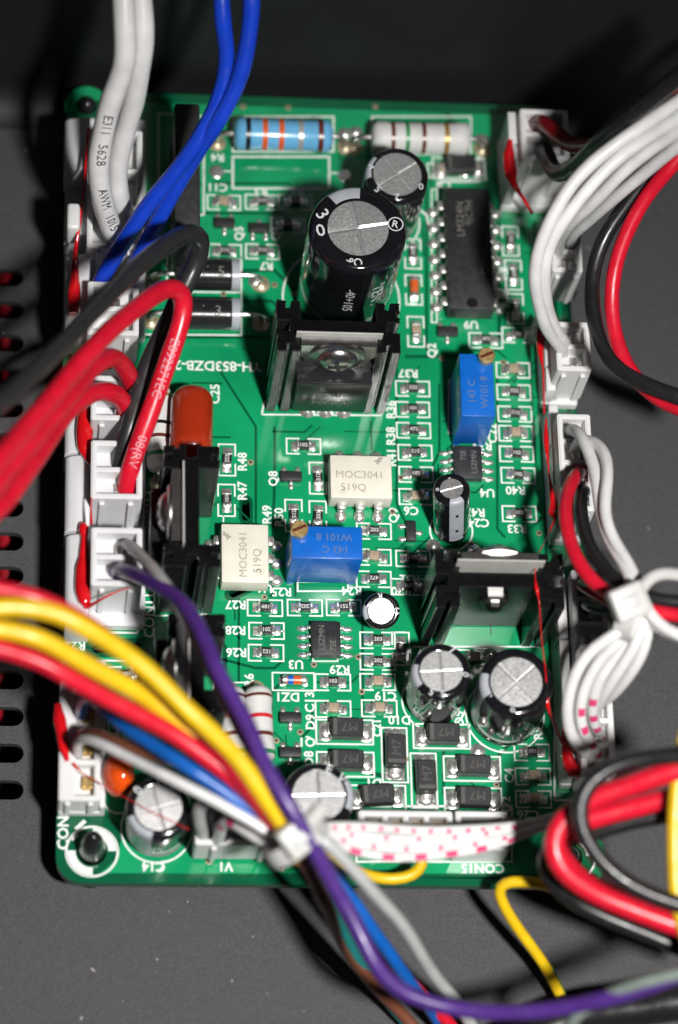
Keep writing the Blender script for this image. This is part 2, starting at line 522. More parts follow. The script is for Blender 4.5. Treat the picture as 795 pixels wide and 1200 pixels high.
gap([(600, 870), (585, 885), (585, 950)], 0.5)
gap([(598, 1003), (598, 990), (590, 980)], 0.6)
gap([(255, 430), (300, 500), (300, 640)], 0.35)
gap([(322, 500), (322, 560), (318, 700)], 0.4)
gap([(330, 800), (318, 812), (318, 840)], 0.4)
gap([(465, 430), (465, 590), (474, 610)], 0.35)
gap([(515, 450), (515, 530), (508, 545), (508, 600)], 0.35)
gap([(583, 430), (583, 620), (592, 630)], 0.35)
gap([(425, 690), (425, 850)], 0.35)
gap([(280, 700), (280, 800)], 0.35)
gap([(250, 215), (340, 215)], 0.4)
gap([(235, 250), (330, 250), (345, 262)], 0.4)
gap([(500, 220), (500, 410)], 0.4)
gap([(585, 240), (585, 400)], 0.5)
gap([(640, 480), (640, 700), (650, 712), (650, 940)], 0.4)
gap([(178, 440), (178, 740)], 0.5)
gap([(215, 1026), (700, 1026)], 0.5)
for k in range(110):
    x = random.uniform(-26, 30); y = random.uniform(-54, 54)
    dx, dy = random.choice([(1, 0), (0, 1), (1, 0), (0, 1), (0.7, 0.7), (0.7, -0.7)])
    L = random.uniform(2, 6)
    p = [(x, y, 0), (x + dx * L, y + dy * L, 0)]
    t = random.choice([(0.7, 0.7), (-0.7, 0.7), (0.7, -0.7)])
    if abs(t[0] * dx + t[1] * dy) > 0.2 and t[0] * dx + t[1] * dy > 0:
        p.append((p[1][0] + t[0] * 1.6, p[1][1] + t[1] * 1.6, 0))
    gap(p, random.choice([0.18, 0.22, 0.28]), px=False)
# vias
via_me = G().lathe([(0.16, 0.02), (0.19, 0.07), (0.42, 0.06), (0.46, 0.0)], 12).mesh('via', M['pad_tan'])
via_hole = G().lathe([(0.0, 0.05), (0.17, 0.05)], 10).mesh('via_hole', M['b_black'])
for u, v in ((285, 125), (338, 126), (345, 344), (322, 334), (294, 542), (408, 706), (368, 779), (424, 811), (352, 858), (324, 868), (553, 638), (632, 625), (460, 600), (518, 420), (590, 425), (420, 770), (300, 820), (475, 890), (262, 345), (440, 125),
             (540, 895), (582, 920), (600, 960), (245, 1010), (330, 1018), (505, 690), (470, 560), (360, 470), (310, 700), (378, 640)):
    p = at(u, v)
    o = link('via', via_me, board, (p.x, p.y, PZ))
    link('via_hole', via_hole, o, (0, 0, 0.02))

# ------------------------------------------------------------------ silkscreen print
SZ = PZ + 0.03
def silk_line(pts, w=0.22, px=True):
    P = [at(u, v) for u, v in pts] if px else [Vector(p) for p in pts]
    return link('silkscreen_line', G().strip(P, w, SZ).mesh('silkscreen_line', M['silk']), board)
def silk_rect(u0, v0, u1, v1, w=0.25):
    return silk_line([(u0, v0), (u1, v0), (u1, v1), (u0, v1), (u0, v0)], w)
def silk_text(t, u, v, rot=0, size=1.75):
    p = at(u, v)
    return link('silkscreen_lettering', text_mesh(t, size, M['silk'], 0.045), board, (p.x, p.y, SZ + 0.002), (0, 0, R(rot)))
def silk_ring(p, r, w=0.24, a0=0, a1=2 * PI):
    n = 48
    P = [(p.x + r * math.cos(a0 + (a1 - a0) * i / n), p.y + r * math.sin(a0 + (a1 - a0) * i / n), 0) for i in range(n + 1)]
    if abs(a1 - a0 - 2 * PI) < 1e-6: P[-1] = P[0]
    return silk_line(P, w, px=False)

# outlines: shared bracket pairs around small chips
def bracket_mesh(L, W, gapw, w=0.22):
    g_ = G()
    for s_ in (-1, 1):
        g_.strip([(s_ * gapw, -W / 2), (s_ * L / 2, -W / 2), (s_ * L / 2, W / 2), (s_ * gapw, W / 2)], w, 0)
    return g_.mesh('silkscreen_outline', M['silk'])
br_chip = bracket_mesh(4.7, 2.3, 0.55)
def rect_mesh(L, W, w=0.22):
    return G().strip([(-L / 2, -W / 2), (L / 2, -W / 2), (L / 2, W / 2), (-L / 2, W / 2), (-L / 2, -W / 2)], w, 0).mesh('silkscreen_outline', M['silk'])
br_sma = rect_mesh(7.6, 3.4)
br_dz = bracket_mesh(5.6, 2.5, 0.0)

# ------------------------------------------------------------------ small chips
def box_mesh(name, d, m, bev=0.06, c=(0, 0, 0)):
    return G().box(c, d, bev, 2).mesh(name, m)
res_body = box_mesh('chip_resistor', (1.35, 1.25, 0.5), M['chip_black'], 0.05, (0, 0, 0.33))
cap_body = box_mesh('chip_capacitor', (1.25, 1.25, 0.8), M['cap_tan'], 0.09, (0, 0, 0.48))
def terminal_mesh(h):
    # metal end cap with its solder fillet down to the pad
    g_ = G()
    g_.box((0.0, 0, h / 2 + 0.09), (0.40, 1.28, h + 0.04), 0.06, 2)
    sec = [(0.17, 0.02), (0.17, h * 0.82), (0.36, h * 0.52), (0.62, 0.2), (0.98, 0.05)]
    rows = []
    for x, z in sec:
        w = 0.60 if x < 0.3 else 0.66
        rows.append([g_.bm.verts.new((x, -w, 0.03 if z > 0.1 else 0.02)), g_.bm.verts.new((x, -w * 0.8, max(z * 0.8, 0.03))), g_.bm.verts.new((x, 0, z)), g_.bm.verts.new((x, w * 0.8, max(z * 0.8, 0.03))), g_.bm.verts.new((x, w, 0.03 if z > 0.1 else 0.02))])
    for a, b in zip(rows[1:], rows[2:]):
        for i in range(4): g_.bm.faces.new((a[i], b[i], b[i + 1], a[i + 1]))
    g_.box((0.42, 0, 0.02), (1.15, 1.36, 0.05), 0.02, 1)
    return g_.mesh('terminal', M['solder'], 50)
term_r = terminal_mesh(0.50)
term_c = terminal_mesh(0.80)
CODES = ['103', '201', '152', '102', '512', '681', '472', '222', '101', '203']
def chip(kind_, u, v, rot=0, code=None, outline=True):
    p = at(u, v) + Vector((random.uniform(-0.1, 0.1), random.uniform(-0.08, 0.08), 0))
    a = R(rot + random.gauss(0, 2.4))
    isr = kind_ == 'r'
    o = link('chip_resistor' if isr else 'chip_capacitor', res_body if isr else cap_body, board, (p.x, p.y, PZ + 0.04), (0, 0, a))
    t = term_r if isr else term_c
    for s_ in (1, -1):
        te = link('terminal', t, o, (0.82 * s_, random.uniform(-0.04, 0.04), 0), (0, 0, 0 if s_ > 0 else PI))
        te.scale = (random.uniform(0.88, 1.12), random.uniform(0.93, 1.08), random.uniform(0.9, 1.1))
    if isr:
        link('chip_marking', text_mesh(code or random.choice(CODES), 0.78, M['chip_print'], 0.02), o, (0, 0, 0.59), (0, 0, random.choice([0, PI])))
    if outline: link('silkscreen_outline', br_chip, board, (p.x, p.y, SZ), (0, 0, R(rot)))
    return o
for a in (('r', 311.5, 712, 0, '681'), ('r', 356.7, 712, 0, '202'), ('r', 402.5, 712, 0, '152'), ('r', 312, 739.6, 0, '201'), ('r', 312, 765.8, 0, '152'), ('r', 391, 800, 0, '103'), ('c', 391, 830.7), ('r', 443, 751, 0, '203'),
          ('r', 443, 776, 0, '202'), ('c', 443, 800), ('c', 444, 830.7), ('r', 439, 622.5), ('c', 439, 653), ('r', 439, 679), ('r', 344, 604, 90), ('r', 372, 606, 90),
          ('r', 484, 456), ('r', 484, 480.5), ('r', 485, 505), ('r', 486, 531), ('r', 487, 556.5), ('c', 488, 583), ('c', 601, 434.5), ('r', 603, 459.5), ('r', 604, 485), ('c', 605, 508), ('r', 606, 532.7), ('r', 606.6, 557.3),
          ('r', 609, 602), ('c', 487, 389, 90), ('r', 569.5, 399), ('r', 607.5, 393), ('r', 545, 654), ('r', 577, 654), ('r', 355.7, 523.4), ('r', 372, 561, 90), ('r', 266.3, 539.4, 90), ('r', 266.3, 586, 90),
          ('c', 263.3, 237.6), ('r', 306.4, 237.6), ('r', 347, 237.6), ('r', 263, 295), ('r', 307.4, 295), ('r', 483.5, 298, 90), ('r', 599, 283, 90), ('r', 602, 322, 90), ('r', 604, 362, 90),
          ('r', 623.5, 882, 0, '101'), ('c', 624.3, 909.5), ('c', 625, 937), ('c', 556, 772), ('r', 148, 791, 0, '201'), ('r', 137.6, 862, 90), ('c', 520, 200), ('r', 478, 688), ('r', 470, 760, 90), ('r', 484, 655), ('r', 338, 264)):
    chip(*a)
# orange striped glass diode beside the tall capacitor, and the blue and orange one at DZ1
def melf(u, v, rot, name, bands):
    p = at(u, v)
    o = link(name, G().lathe([(0, -1.0), (0.62, -1.0), (0.64, 0), (0.62, 1.0), (0, 1.0)], 16, M=Matrix.Translation((0, 0, 0.72)) @ Matrix.Rotation(PI / 2, 4, 'Y')).mesh(name, M['glass_diode']), board, (p.x, p.y, PZ), (0, 0, R(rot)))
    for s_ in (-1, 1):
        link('terminal', G().lathe([(0, -0.28), (0.66, -0.28), (0.7, 0), (0.66, 0.28), (0, 0.28)], 16, M=Matrix.Translation((0, 0, 0.72)) @ Matrix.Rotation(PI / 2, 4, 'Y')).box((0.25 * s_, 0, 0.1), (0.9, 1.3, 0.22), 0.08, 2).mesh('terminal', M['solder']), o, (1.25 * s_, 0, 0))
    for x, m, w in bands:
        link('band', G().lathe([(0.652, -w), (0.657, 0), (0.652, w)], 16, M=Matrix.Translation((0, 0, 0.72)) @ Matrix.Rotation(PI / 2, 4, 'Y')).mesh('band', m), o, (x, 0, 0))
    return o
melf(344, 799, 0, 'glass_diode', [(-0.45, M['trim_blue'], 0.36), (0.1, M['b_orange'], 0.1), (0.62, M['b_orange'], 0.22)])
link('silkscreen_outline', br_dz, board, (at(344, 799).x, at(344, 799).y, SZ))
melf(485, 340, 90, 'glass_diode', [(0.5, M['b_orange'], 0.4)])
link('silkscreen_outline', br_chip, board, (at(485, 340).x, at(485, 340).y, SZ), (0, 0, PI / 2))

# ------------------------------------------------------------------ SMA diodes
sma_body = G()
sma_body.box((0, 0, 1.25), (4.3, 2.6, 1.9), 0.16, 1)
sma_body = sma_body.mesh('surface_diode', M['epoxy'])
sma_lead = G()
sma_lead.box((2.35, 0, 0.55), (0.3, 1.5, 1.0), 0.06, 1).box((2.1, 0, 0.16), (1.5, 1.5, 0.16), 0.04, 1).ell((2.7, 0, 0.1), (0.95, 1.2, 0.5), 12, 6).box((2.75, 0, 0.05), (1.7, 2.7, 0.09), 0.03)
sma_lead = sma_lead.mesh('lead', M['solder'], 50)
sma_band = G().box((0, 0, 2.21), (0.5, 2.3, 0.02)).mesh('cathode_band', M['diode_print'])
def sma(u, v, rot, txt='M7'):
    p = at(u, v)
    o = link('surface_diode', sma_body, board, (p.x + random.uniform(-0.15, 0.15), p.y + random.uniform(-0.12, 0.12), PZ), (0, 0, R(rot + random.gauss(0, 2.2))))
    link('lead', sma_lead, o); link('lead', sma_lead, o, rot=(0, 0, PI))
    link('cathode_band', sma_band, o, (-1.6, 0, 0))
    link('diode_marking', text_mesh(txt, 1.7, M['diode_print'], 0.0), o, (0.3, 0, 2.215), (0, 0, PI if rot == 0 else 0))
    link('silkscreen_outline', br_sma, board, (p.x, p.y, SZ), (0, 0, R(rot)))
for a in ((404, 858, 0), (405, 896, 0), (442, 935, 0), (462.7, 885, 90), (517.7, 863, 0), (497, 915, 90), (553.5, 901, 0), (554.8, 938, 0)): sma(*a)
sma(538, 198, 0, '')

# ------------------------------------------------------------------ SOT-23 transistors
sot_body = box_mesh('small_transistor', (2.9, 1.35, 1.0), M['epoxy'], 0.12, (0, 0, 0.62))
sot_pin = G().box((0, 0.75, 0.3), (0.45, 0.4, 0.12), 0.03).box((0, 0.98, 0.18), (0.45, 0.12, 0.34), 0.03).ell((0, 1.22, 0.08), (0.42, 0.55, 0.30), 10, 6).mesh('pin', M['solder'], 50)
def sot(u, v, rot=0):
    p = at(u, v)
    o = link('small_transistor', sot_body, board, (p.x, p.y, PZ), (0, 0, R(rot)))
    link('pin', sot_pin, o, (0, -0.0, 0), (0, 0, PI)); link('pin', sot_pin, o, (-0.95, 0, 0)); link('pin', sot_pin, o, (0.95, 0, 0))
for a in ((341, 561), (340, 843), (340, 884), (263, 264), (303.7, 270, 180), (524, 391), (481, 625, 90)): sot(*a)

# ------------------------------------------------------------------ IC packages
def gull_ic(u, v, rot, n, pitch, body, lines, name='integrated_circuit', label=None, dip=False, m=None, pm=None, tsize=1.5, trot=0):
    """Flat IC with its long side along local y and pins on both x sides."""
    p = at(u, v)
    bw, bl, bh, bz = body
    m = m or M['epoxy']
    g_ = G().box((0, 0, bz + bh / 2), (bw, bl, bh), 0.22 if dip else 0.14, 2)
    o = link(name, g_.mesh(name, m), board, (p.x, p.y, PZ), (0, 0, R(rot)))
    if label: o['label'] = label
    g_ = G()
    if dip:
        g_.box((bw / 2 + 0.35, 0, bz + bh * 0.45), (0.9, 1.3, 0.28), 0.06).box((bw / 2 + 0.75, 0, (bz + bh * 0.45) / 2 + 0.1), (0.28, 1.1, bz + bh * 0.45), 0.06).ell((bw / 2 + 1.3, 0, 0.1), (0.95, 0.85, 0.55), 12, 6)
    else:
        g_.box((bw / 2 + 0.2, 0, 0.75), (0.5, 0.42, 0.14), 0.03).box((bw / 2 + 0.5, 0, 0.45), (0.14, 0.42, 0.66), 0.03).box((bw / 2 + 0.9, 0, 0.16), (0.9, 0.42, 0.14), 0.03).ell((bw / 2 + 1.05, 0, 0.06), (0.85, 0.42, 0.3), 10, 6)
    pin = g_.mesh('pin', M['solder'], 45)
    for k in range(n):
        y = (k - (n - 1) / 2) * pitch
        link('pin', pin, o, (0, y, 0)); link('pin', pin, o, (0, y, 0), (0, 0, PI))
    for i, (t, dx, dy, s_) in enumerate(lines):
        link('ic_marking', text_mesh(t, s_, pm or M['epoxy_print'], 0.0), o, (dx, dy, bz + bh + 0.012), (0, 0, R(trot)))
    return o, bz + bh
# op-amps (SOIC-8)
gull_ic(381, 753, 0, 4, 1.27, (3.9, 4.9, 1.45, 0.2), [('LSZMN', -0.6, 0.1, 1.15), ('7SE', 0.9, -1.0, 1.15)], trot=90, label='small black eight pin chip at U3')
silk_rect(367, 731, 396, 775, 0.18)
gull_ic(547, 547, 0, 4, 1.27, (3.9, 4.9, 1.45, 0.2), [('7SE', -0.7, 1.0, 1.1), ('LSZMN', 0.8, 0, 1.1)], trot=90, label='small black eight pin chip behind the short capacitor at U4')
# fourteen pin DIP
o, zt = gull_ic(546, 306, 0, 7, 2.54, (6.4, 19.2, 3.3, 0.7), [('LM324N', -1.2, 4.6, 1.6), ('9JC7H', 0.3, 5.6, 1.5), ('CHN4L', 2.0, -2, 1.4)], dip=True, trot=90, label='long black fourteen pin chip in the upper board')
link('notch', G().lathe([(0, 0.0), (0.8, 0.0)], 16).mesh('notch', M['b_black']), o, (0, -8.7, zt + 0.01))
# white opto-couplers
def opto(u, v, rot, label):
    o, zt = gull_ic(u, v, rot, 3, 2.54, (6.4, 8.5, 3.3, 0.35), [('MOC3041', -0.3, -0.3, 1.55), ('519Q', 1.7, -1.1, 1.55)], name='optocoupler', dip=True, m=M['opto'], pm=M['opto_print'], trot=90, label=label)
    # the small f-shaped mark and the moulded dot
    q = [(0.0, 0, 0), (0.05, 0.5, 0), (0.35, 0.9, 0), (0.75, 0.9, 0)]
    link('maker_mark', G().strip(q, 0.34, 0).strip([(-0.45, 0.45), (0.55, 0.45)], 0.26, 0.003).mesh('maker_mark', M['opto_print']), o, (-1.9, 2.3, zt + 0.012), (0, 0, PI / 2))
    link('pin_dot', G().lathe([(0.0, -0.0), (0.55, -0.0), (0.62, 0.02)], 20).mesh('pin_dot', M['opto']), o, (2.0, -2.6, zt + 0.012))
    return o
opto(420, 571, -90, 'white six pin optocoupler in front of the upright heatsink')
opto(285, 660, 0, 'white six pin optocoupler beside the sideways heatsink at U6')

# ------------------------------------------------------------------ electrolytic capacitors
def capacitor(top, zt, dia, base=None, label='', disc=0.7, stripe_a=200, stripe_w=50, marks=(), side=None, cross=20, ring=True):
    """Black sleeved radial capacitor; top = photo pixel of its top centre."""
    T = at(top[0], top[1], zt)
    B = at(base[0], base[1], PZ) if base else Vector((T.x, T.y, PZ))
    ax = (T - B)
    H = ax.length
    q = ax.to_track_quat('Z', 'Y').to_euler()
    # keep local x close to world x
    rotm = ax.normalized().rotation_difference(Vector((0, 0, 1))).inverted().to_euler()
    r = dia / 2
    ri = r * disc
    prof = [(0, 0.25), (r * 0.86, 0.25), (r * 0.95, 0.5), (r * 0.975, 1.3), (r * 0.93, 1.75), (r * 0.975, 2.2), (r, 2.8), (r, H * 0.5), (r, H - r * 0.22), (r * 0.985, H - r * 0.12), (r * 0.94, H - r * 0.045), (r * 0.88, H - 0.01), (ri * 1.08, H + 0.02), (ri * 1.01, H - 0.06), (ri * 0.99, H - 0.25)]
    o = link('capacitor', G().lathe(prof, 48).mesh('capacitor', M['sleeve'], 50), board, B, rotm)
    if label: o['label'] = label
    # aluminium top with pressed cross
    g_ = G()
    n = 8
    gw, gd = 0.024 * dia, 0.10
    for k in range(4):
        a0 = R(cross) + k * PI / 2
        c, s_ = math.cos(a0), math.sin(a0)
        def rot(x, y): return (x * c - y * s_, x * s_ + y * c)
        tilt = random.uniform(-0.05, 0.10) * dia / 8
        inner = g_.bm.verts.new((*rot(gw, gw), H - 0.12 + tilt))
        arc = []
        for i in range(n + 1):
            lo = math.asin(min(0.9, gw / ri)); a = lo + (PI / 2 - 2 * lo) * i / n
            arc.append(g_.bm.verts.new((*rot(ri * math.cos(a), ri * math.sin(a)), H - 0.12)))
        for i in range(n): g_.bm.faces.new((inner, arc[i], arc[i + 1]))
        # groove flank each side of the score lines
        g0, ge, gf = (g_.bm.verts.new((0, 0, H - 0.12 - gd)), g_.bm.verts.new((*rot(ri, 0), H - 0.12 - gd)), g_.bm.verts.new((*rot(0, ri), H - 0.12 - gd)))
        g_.bm.faces.new((g0, ge, arc[0], inner)); g_.bm.faces.new((g0, inner, arc[-1], gf))
    link('vent_top', g_.mesh('vent_top', M['can'], 20), o)
    # grey polarity stripe over the rim and down the side
    a0, a1 = R(stripe_a - stripe_w / 2), R(stripe_a + stripe_w / 2)
    g_ = G().lathe([(x + (0.02 if i < 13 else 0), z + (0.02 if z > H - r * 0.3 else 0)) for i, (x, z) in enumerate(prof) if 3 <= i <= 12], 12, a0, a1)
    st = link('polarity_stripe', g_.mesh('polarity_stripe', M['stripe'], 60), o)
    am = (a0 + a1) / 2
    for zz in (H * 0.35, H * 0.7):
        link('minus_mark', G().lathe([(r + 0.035, zz - dia * 0.06), (r + 0.035, zz + dia * 0.06)], 4, am - 0.08, am + 0.08).mesh('minus_mark', M['sleeve']), st)
    rm = (r * 0.88 + ri) / 2 + 0.02 * r
    for t, ang, sz, spin in marks:
        a = R(ang)
        link('rim_lettering', text_mesh(t, sz, M['sleeve_print'], 0.02), o, (rm * math.cos(a), rm * math.sin(a), H + 0.06), (0, 0, R(spin)))
    if side:
        t, ang, sz, z0 = side
        def fn(v): return Vector(((r + 0.03) * math.cos(R(ang) + v.y / r), (r + 0.03) * math.sin(R(ang) + v.y / r), z0 - v.x))
        link('side_lettering', mapped_text(t, sz, M['sleeve_print'], lambda v: fn(Vector((v.x, v.y, 0)))), o)
    if ring: silk_ring(B, r + 0.45)
    return o
c9 = capacitor((420, 267), 21.5, 13.4, label='largest black electrolytic capacitor with grey scored top, in the upper board', disc=0.62, stripe_a=108, stripe_w=44, cross=11,
          marks=(('3', 158, 2.6, -55), ('0', 186, 2.6, 12), ('C', 268, 1.6, -80), ('9', 256, 1.4, -80), ('R', 8, 1.5, -15)), side=('-40+105', 266, 1.9, 13), ring=False)
a = R(8); link('rim_ring', G().lathe([(0.92, 0.0), (1.08, 0.0)], 28).mesh('rim_ring', M['sleeve_print']), c9, (5.15 * math.cos(a), 5.15 * math.sin(a), 21.53))
silk_ring(at(400, 350), 8.3)
link('side_lettering', mapped_text('VENT', 2.6, M['sleeve_print'], lambda v: Vector((6.73 * math.cos(R(300) + v.y / 6.7), 6.73 * math.sin(R(300) + v.y / 6.7), 13 - v.x))), c9)
capacitor((466, 204), 14, 8.9, label='medium black electrolytic capacitor between largest one and grey banded resistor', disc=0.76, stripe_a=165, stripe_w=50, cross=35, marks=(('5', 222, 1.5, 130), ('2', 268, 1.6, 180), ('0', 330, 1.4, 0), ('>', 165, 1.6, 0)))
capacitor((529.5, 572), 11.0, 5.0, (529, 622), label='slim small black capacitor leaning back beside U4', disc=0.62, stripe_a=285, stripe_w=48, cross=15, marks=(('o', 185, 1.0, 0),))
capacitor((447, 716), 6.4, 5.0, (447, 716.5), label='small squat black capacitor with plain white top', disc=0.68, stripe_a=185, stripe_w=48, cross=40, marks=(('C', 0, 1.2, 0), ('R', 95, 1.0, 180)), ring=False)
capacitor((517.5, 786), 12.2, 7.8, (509, 821), label='black capacitor in front of the wide heatsink, next to the larger one', disc=0.72, stripe_a=190, stripe_w=50, cross=3, marks=(('7', 62, 1.6, -30), ('0', 350, 1.3, 70), ('5', 245, 1.4, 150), ('5', 272, 1.4, 180)))
capacitor((605.5, 799), 13.5, 9.7, (592, 838), label='wide black capacitor next to the right-hand connector strip', disc=0.70, stripe_a=185, stripe_w=42, cross=42, marks=(('o', 260, 1.3, 0), ('-', 210, 1.2, 30)))
capacitor((186, 946), 10.5, 8.4, (184, 971), label='black capacitor at C14 near the lower board corner', disc=0.72, stripe_a=228, stripe_w=60, cross=16, marks=(('0', 140, 1.7, 50), ('1', 92, 1.5, 0), ('5', 55, 1.4, -30), ('9', 42, 1.4, -40)))
capacitor((374, 932), 10.5, 9.2, label='black capacitor half hidden by the purple wire', disc=0.74, stripe_a=2, stripe_w=55, cross=2, marks=(('E', 68, 1.7, -20), ('V', 38, 1.7, -50)))

# ------------------------------------------------------------------ axial resistors and diodes
def axial(u0, v0, u1, v1, z, r, body_m, bands, name, label, lead=2.2, bulge=0.06):
    """Cylinder from pixel (u0,v0) to (u1,v1) at axis height z; bands = [(fraction, material, width mm)]."""
    A, B = at(u0, v0, z), at(u1, v1, z)
    mid = (A + B) / 2
    L = (B - A).length
    ang = math.atan2((B - A).y, (B - A).x)
    MX = Matrix.Rotation(PI / 2, 4, 'Y')
    e = r * (1 + bulge)
    prof = [(0, -L / 2), (r * 0.55, -L / 2 + 0.02), (r * 0.86, -L / 2 + 0.25), (e, -L / 2 + 0.8), (e, -L / 2 + 2.0), (r, -L / 2 + 2.7), (r, L / 2 - 2.7), (e, L / 2 - 2.0), (e, L / 2 - 0.8), (r * 0.86, L / 2 - 0.25), (r * 0.55, L / 2 - 0.02), (0, L / 2)]
    o = link(name, G().lathe(prof, 32, M=MX).mesh(name, body_m, 50), board, mid, (0, 0, ang))
    o['label'] = label
    for f, m, w in bands:
        x = -L / 2 + f * L
        d = min(x + L / 2, L / 2 - x)
        rr = (e if d < 2.2 else r) + 0.03
        link('colour_band', G().lathe([(rr - 0.05, -w / 2), (rr, -w / 2), (rr, w / 2), (rr - 0.05, w / 2)], 32, M=MX).mesh('colour_band', m), o, (x, 0, 0))
    for s_ in (-1, 1):
        P = spline([Vector((s_ * (L / 2 - 0.3), 0, 0)), Vector((s_ * (L / 2 + 0.7), 0, 0)), Vector((s_ * (L / 2 + lead - 0.5), 0, -0.25)), Vector((s_ * (L / 2 + lead), 0, -z * 0.4)), Vector((s_ * (L / 2 + lead), 0, -z + 0.1))], 0.4)
        link('lead', G().tube(P, 0.36, 8).mesh('lead', M['tin']), o)
        link('solder_ring', G().lathe([(0.3, 0.5), (0.7, 0.22), (1.05, 0.08), (1.25, 0.05), (1.3, 0.0)], 18).mesh('solder_ring', M['pad_tan']), o, (s_ * (L / 2 + lead), 0, -z + PZ + 0.01))
    return o
axial(274, 156.5, 390, 160, 3.0, 2.25, M['res_blue'], [(0.14, M['b_black'], 0.7), (0.31, M['b_orange'], 0.75), (0.475, M['b_orange'], 0.75), (0.67, M['b_silver'], 0.7), (0.87, M['b_brown'], 0.75)], 'power_resistor', 'sky blue power resistor with colour bands along the back edge')
axial(435, 161, 551, 163, 3.0, 2.25, M['res_grey'], [(0.21, M['b_brown'], 0.6), (0.355, M['b_green'], 0.6), (0.52, M['b_brown'], 0.6), (0.75, M['b_gold'], 0.7)], 'power_resistor', 'pale grey power resistor with colour bands along the back edge')
axial(302, 806, 307, 893, 2.4, 1.75, M['res_grey'], [(0.14, M['b_brown'], 0.4), (0.42, M['b_red'], 0.55), (0.66, M['b_brown'], 0.55), (0.90, M['b_green'], 0.6)], 'power_resistor', 'grey resistor with red band at R6, right one of two', lead=0.6)
axial(270, 806, 277, 893, 2.4, 1.75, M['res_grey'], [(0.14, M['b_brown'], 0.4), (0.42, M['b_red'], 0.55), (0.66, M['b_brown'], 0.55), (0.90, M['b_green'], 0.6)], 'power_resistor', 'grey resistor with red band under the purple wire, left one of two', lead=0.6)
axial(187, 455, 187, 552, 2.4, 1.65, M['res_grey'], [(0.12, M['b_gold'], 0.45), (0.46, M['b_black'], 0.5), (0.62, M['b_brown'], 0.5), (0.83, M['b_green'], 0.6)], 'power_resistor', 'grey banded resistor tucked beside the brown film capacitor', lead=0.8)
for v, lab in ((321, 'black rectifier diode with grey band below bent black wire'), (367, 'black rectifier diode behind the red wire bend')):
    d = axial(205, v, 281, v + 1.5, 2.7, 2.25, M['epoxy_gloss'], [(0.93, M['stripe'], 1.1)], 'rectifier_diode', lab, lead=3.2, bulge=0.0)
    link('diode_marking', mapped_text('V  5' if v < 340 else 'I  3', 2.2, M['epoxy_print'], lambda w: Vector((w.x + 0.5, 2.28 * math.sin(-w.y / 2.28 + 0.55) * -1 if False else -2.28 * math.cos(PI / 2 + w.y / 2.28 - 0.25), 2.28 * math.sin(PI / 2 + w.y / 2.28 - 0.25)))), d)

# red-brown film capacitor and orange ceramic disc
p = at(224, 505, 4)
o = link('film_capacitor', G().box((0, 0, 0), (5.9, 11.6, 7.0), 2.6, 6).mesh('film_capacitor', M['film'], 80), board, (p.x, p.y + 0.4, 4.4), (R(-6), 0, R(-2)))
o['label'] = 'glossy red brown dipped film capacitor at C25'
for s_ in (-1, 1): link('lead', G().cyl((0, s_ * 3.8, -4.2), (0, s_ * 3.8, -2.6), 0.35).mesh('lead', M['tin']), o)
p = at(139, 908, 5)
o = link('ceramic_disc_capacitor', G().ell((0, 0, 0), (2.0, 3.0, 3.1), 28, 18).ell((0, -0.6, -2.4), (1.1, 1.5, 1.6), 20, 10).mesh('ceramic_disc_capacitor', M['disc'], 80), board, (p.x, p.y, 5.0), (R(20), R(12), R(6)))
o['label'] = 'bright orange ceramic disc capacitor beside the lower corner connector'
for s_ in (-1, 1): link('lead', G().cyl((0, s_ * 1.2 - 0.4, -5.2), (0, s_ * 1.2 - 0.4, -2.5), 0.3).mesh('lead', M['tin']), o)
silk_ring(at(139, 937), 1.9)
# black slab: bridge rectifier
p0, p1 = at(205, 117, 15), at(234, 117, 15)
o = link('bridge_rectifier', G().box((0, 0, 8.2), (3.5, 19.5, 13.6), 0.35, 2).mesh('bridge_rectifier', M['epoxy']), board, ((p0.x + p1.x) / 2, p0.y - 10.2, 0))
o['label'] = 'upright thin black bridge rectifier slab behind the blue wires'
for k in range(4): link('pin', G().box((0, (k - 1.5) * 5.0, 0.75), (0.7, 1.1, 1.5), 0.05).mesh('pin', M['tin']), o)

# ------------------------------------------------------------------ trimmers
def trimmer(u, v, zt, lx, ly, screw, label, lines, trot):
    p = at(u, v, zt)
    g_ = G().box((0, 0, zt / 2 + 0.35), (lx, ly, zt - 0.7), 0.22, 2)
    o = link('trimmer_potentiometer', g_.mesh('trimmer_potentiometer', M['trim_blue']), board, (p.x, p.y, 0))
    o['label'] = label
    # corner feet
    for sx in (-1, 1):
        for sy in (-1, 1):
            link('foot', G().box((sx * (lx / 2 - 0.6), sy * (ly / 2 - 0.6), 0.37), (1.0, 1.0, 0.68), 0.1).mesh('foot', M['trim_blue']), o)
    sc = link('adjuster_screw', G().lathe([(0, 0), (1.12, 0), (1.16, 0.1), (1.16, 1.15), (1.0, 1.32), (0, 1.32)], 24).mesh('adjuster_screw', M['brass']), o, (screw[0], screw[1], zt))
    link('screw_slot', G().box((0, 0, 1.325), (1.9, 0.42, 0.03)).mesh('screw_slot', M['b_brown']), sc, rot=(0, 0, R(25)))
    for k in (-1, 0, 1): link('pin', G().cyl((k * 2.54 if lx > ly else 0, k * 2.54 if ly > lx else 0, 0.04), (k * 2.54 if lx > ly else 0, k * 2.54 if ly > lx else 0, 0.6), 0.3).mesh('pin', M['tin']), o)
    for t, dx, dy, sz in lines:
        link('trimmer_marking', text_mesh(t, sz, M['trim_print'], 0.03), o, (dx, dy, zt + 0.012), (0, 0, R(trot)))
    return o
trimmer(559.5, 451, 10, 4.7, 9.5, (1.3, 4.0), 'tall blue trimmer with brass screw beside the chip column', [('143 C', -0.8, -0.9, 1.45), ('W101 8', 0.9, -1.1, 1.45)], 90)
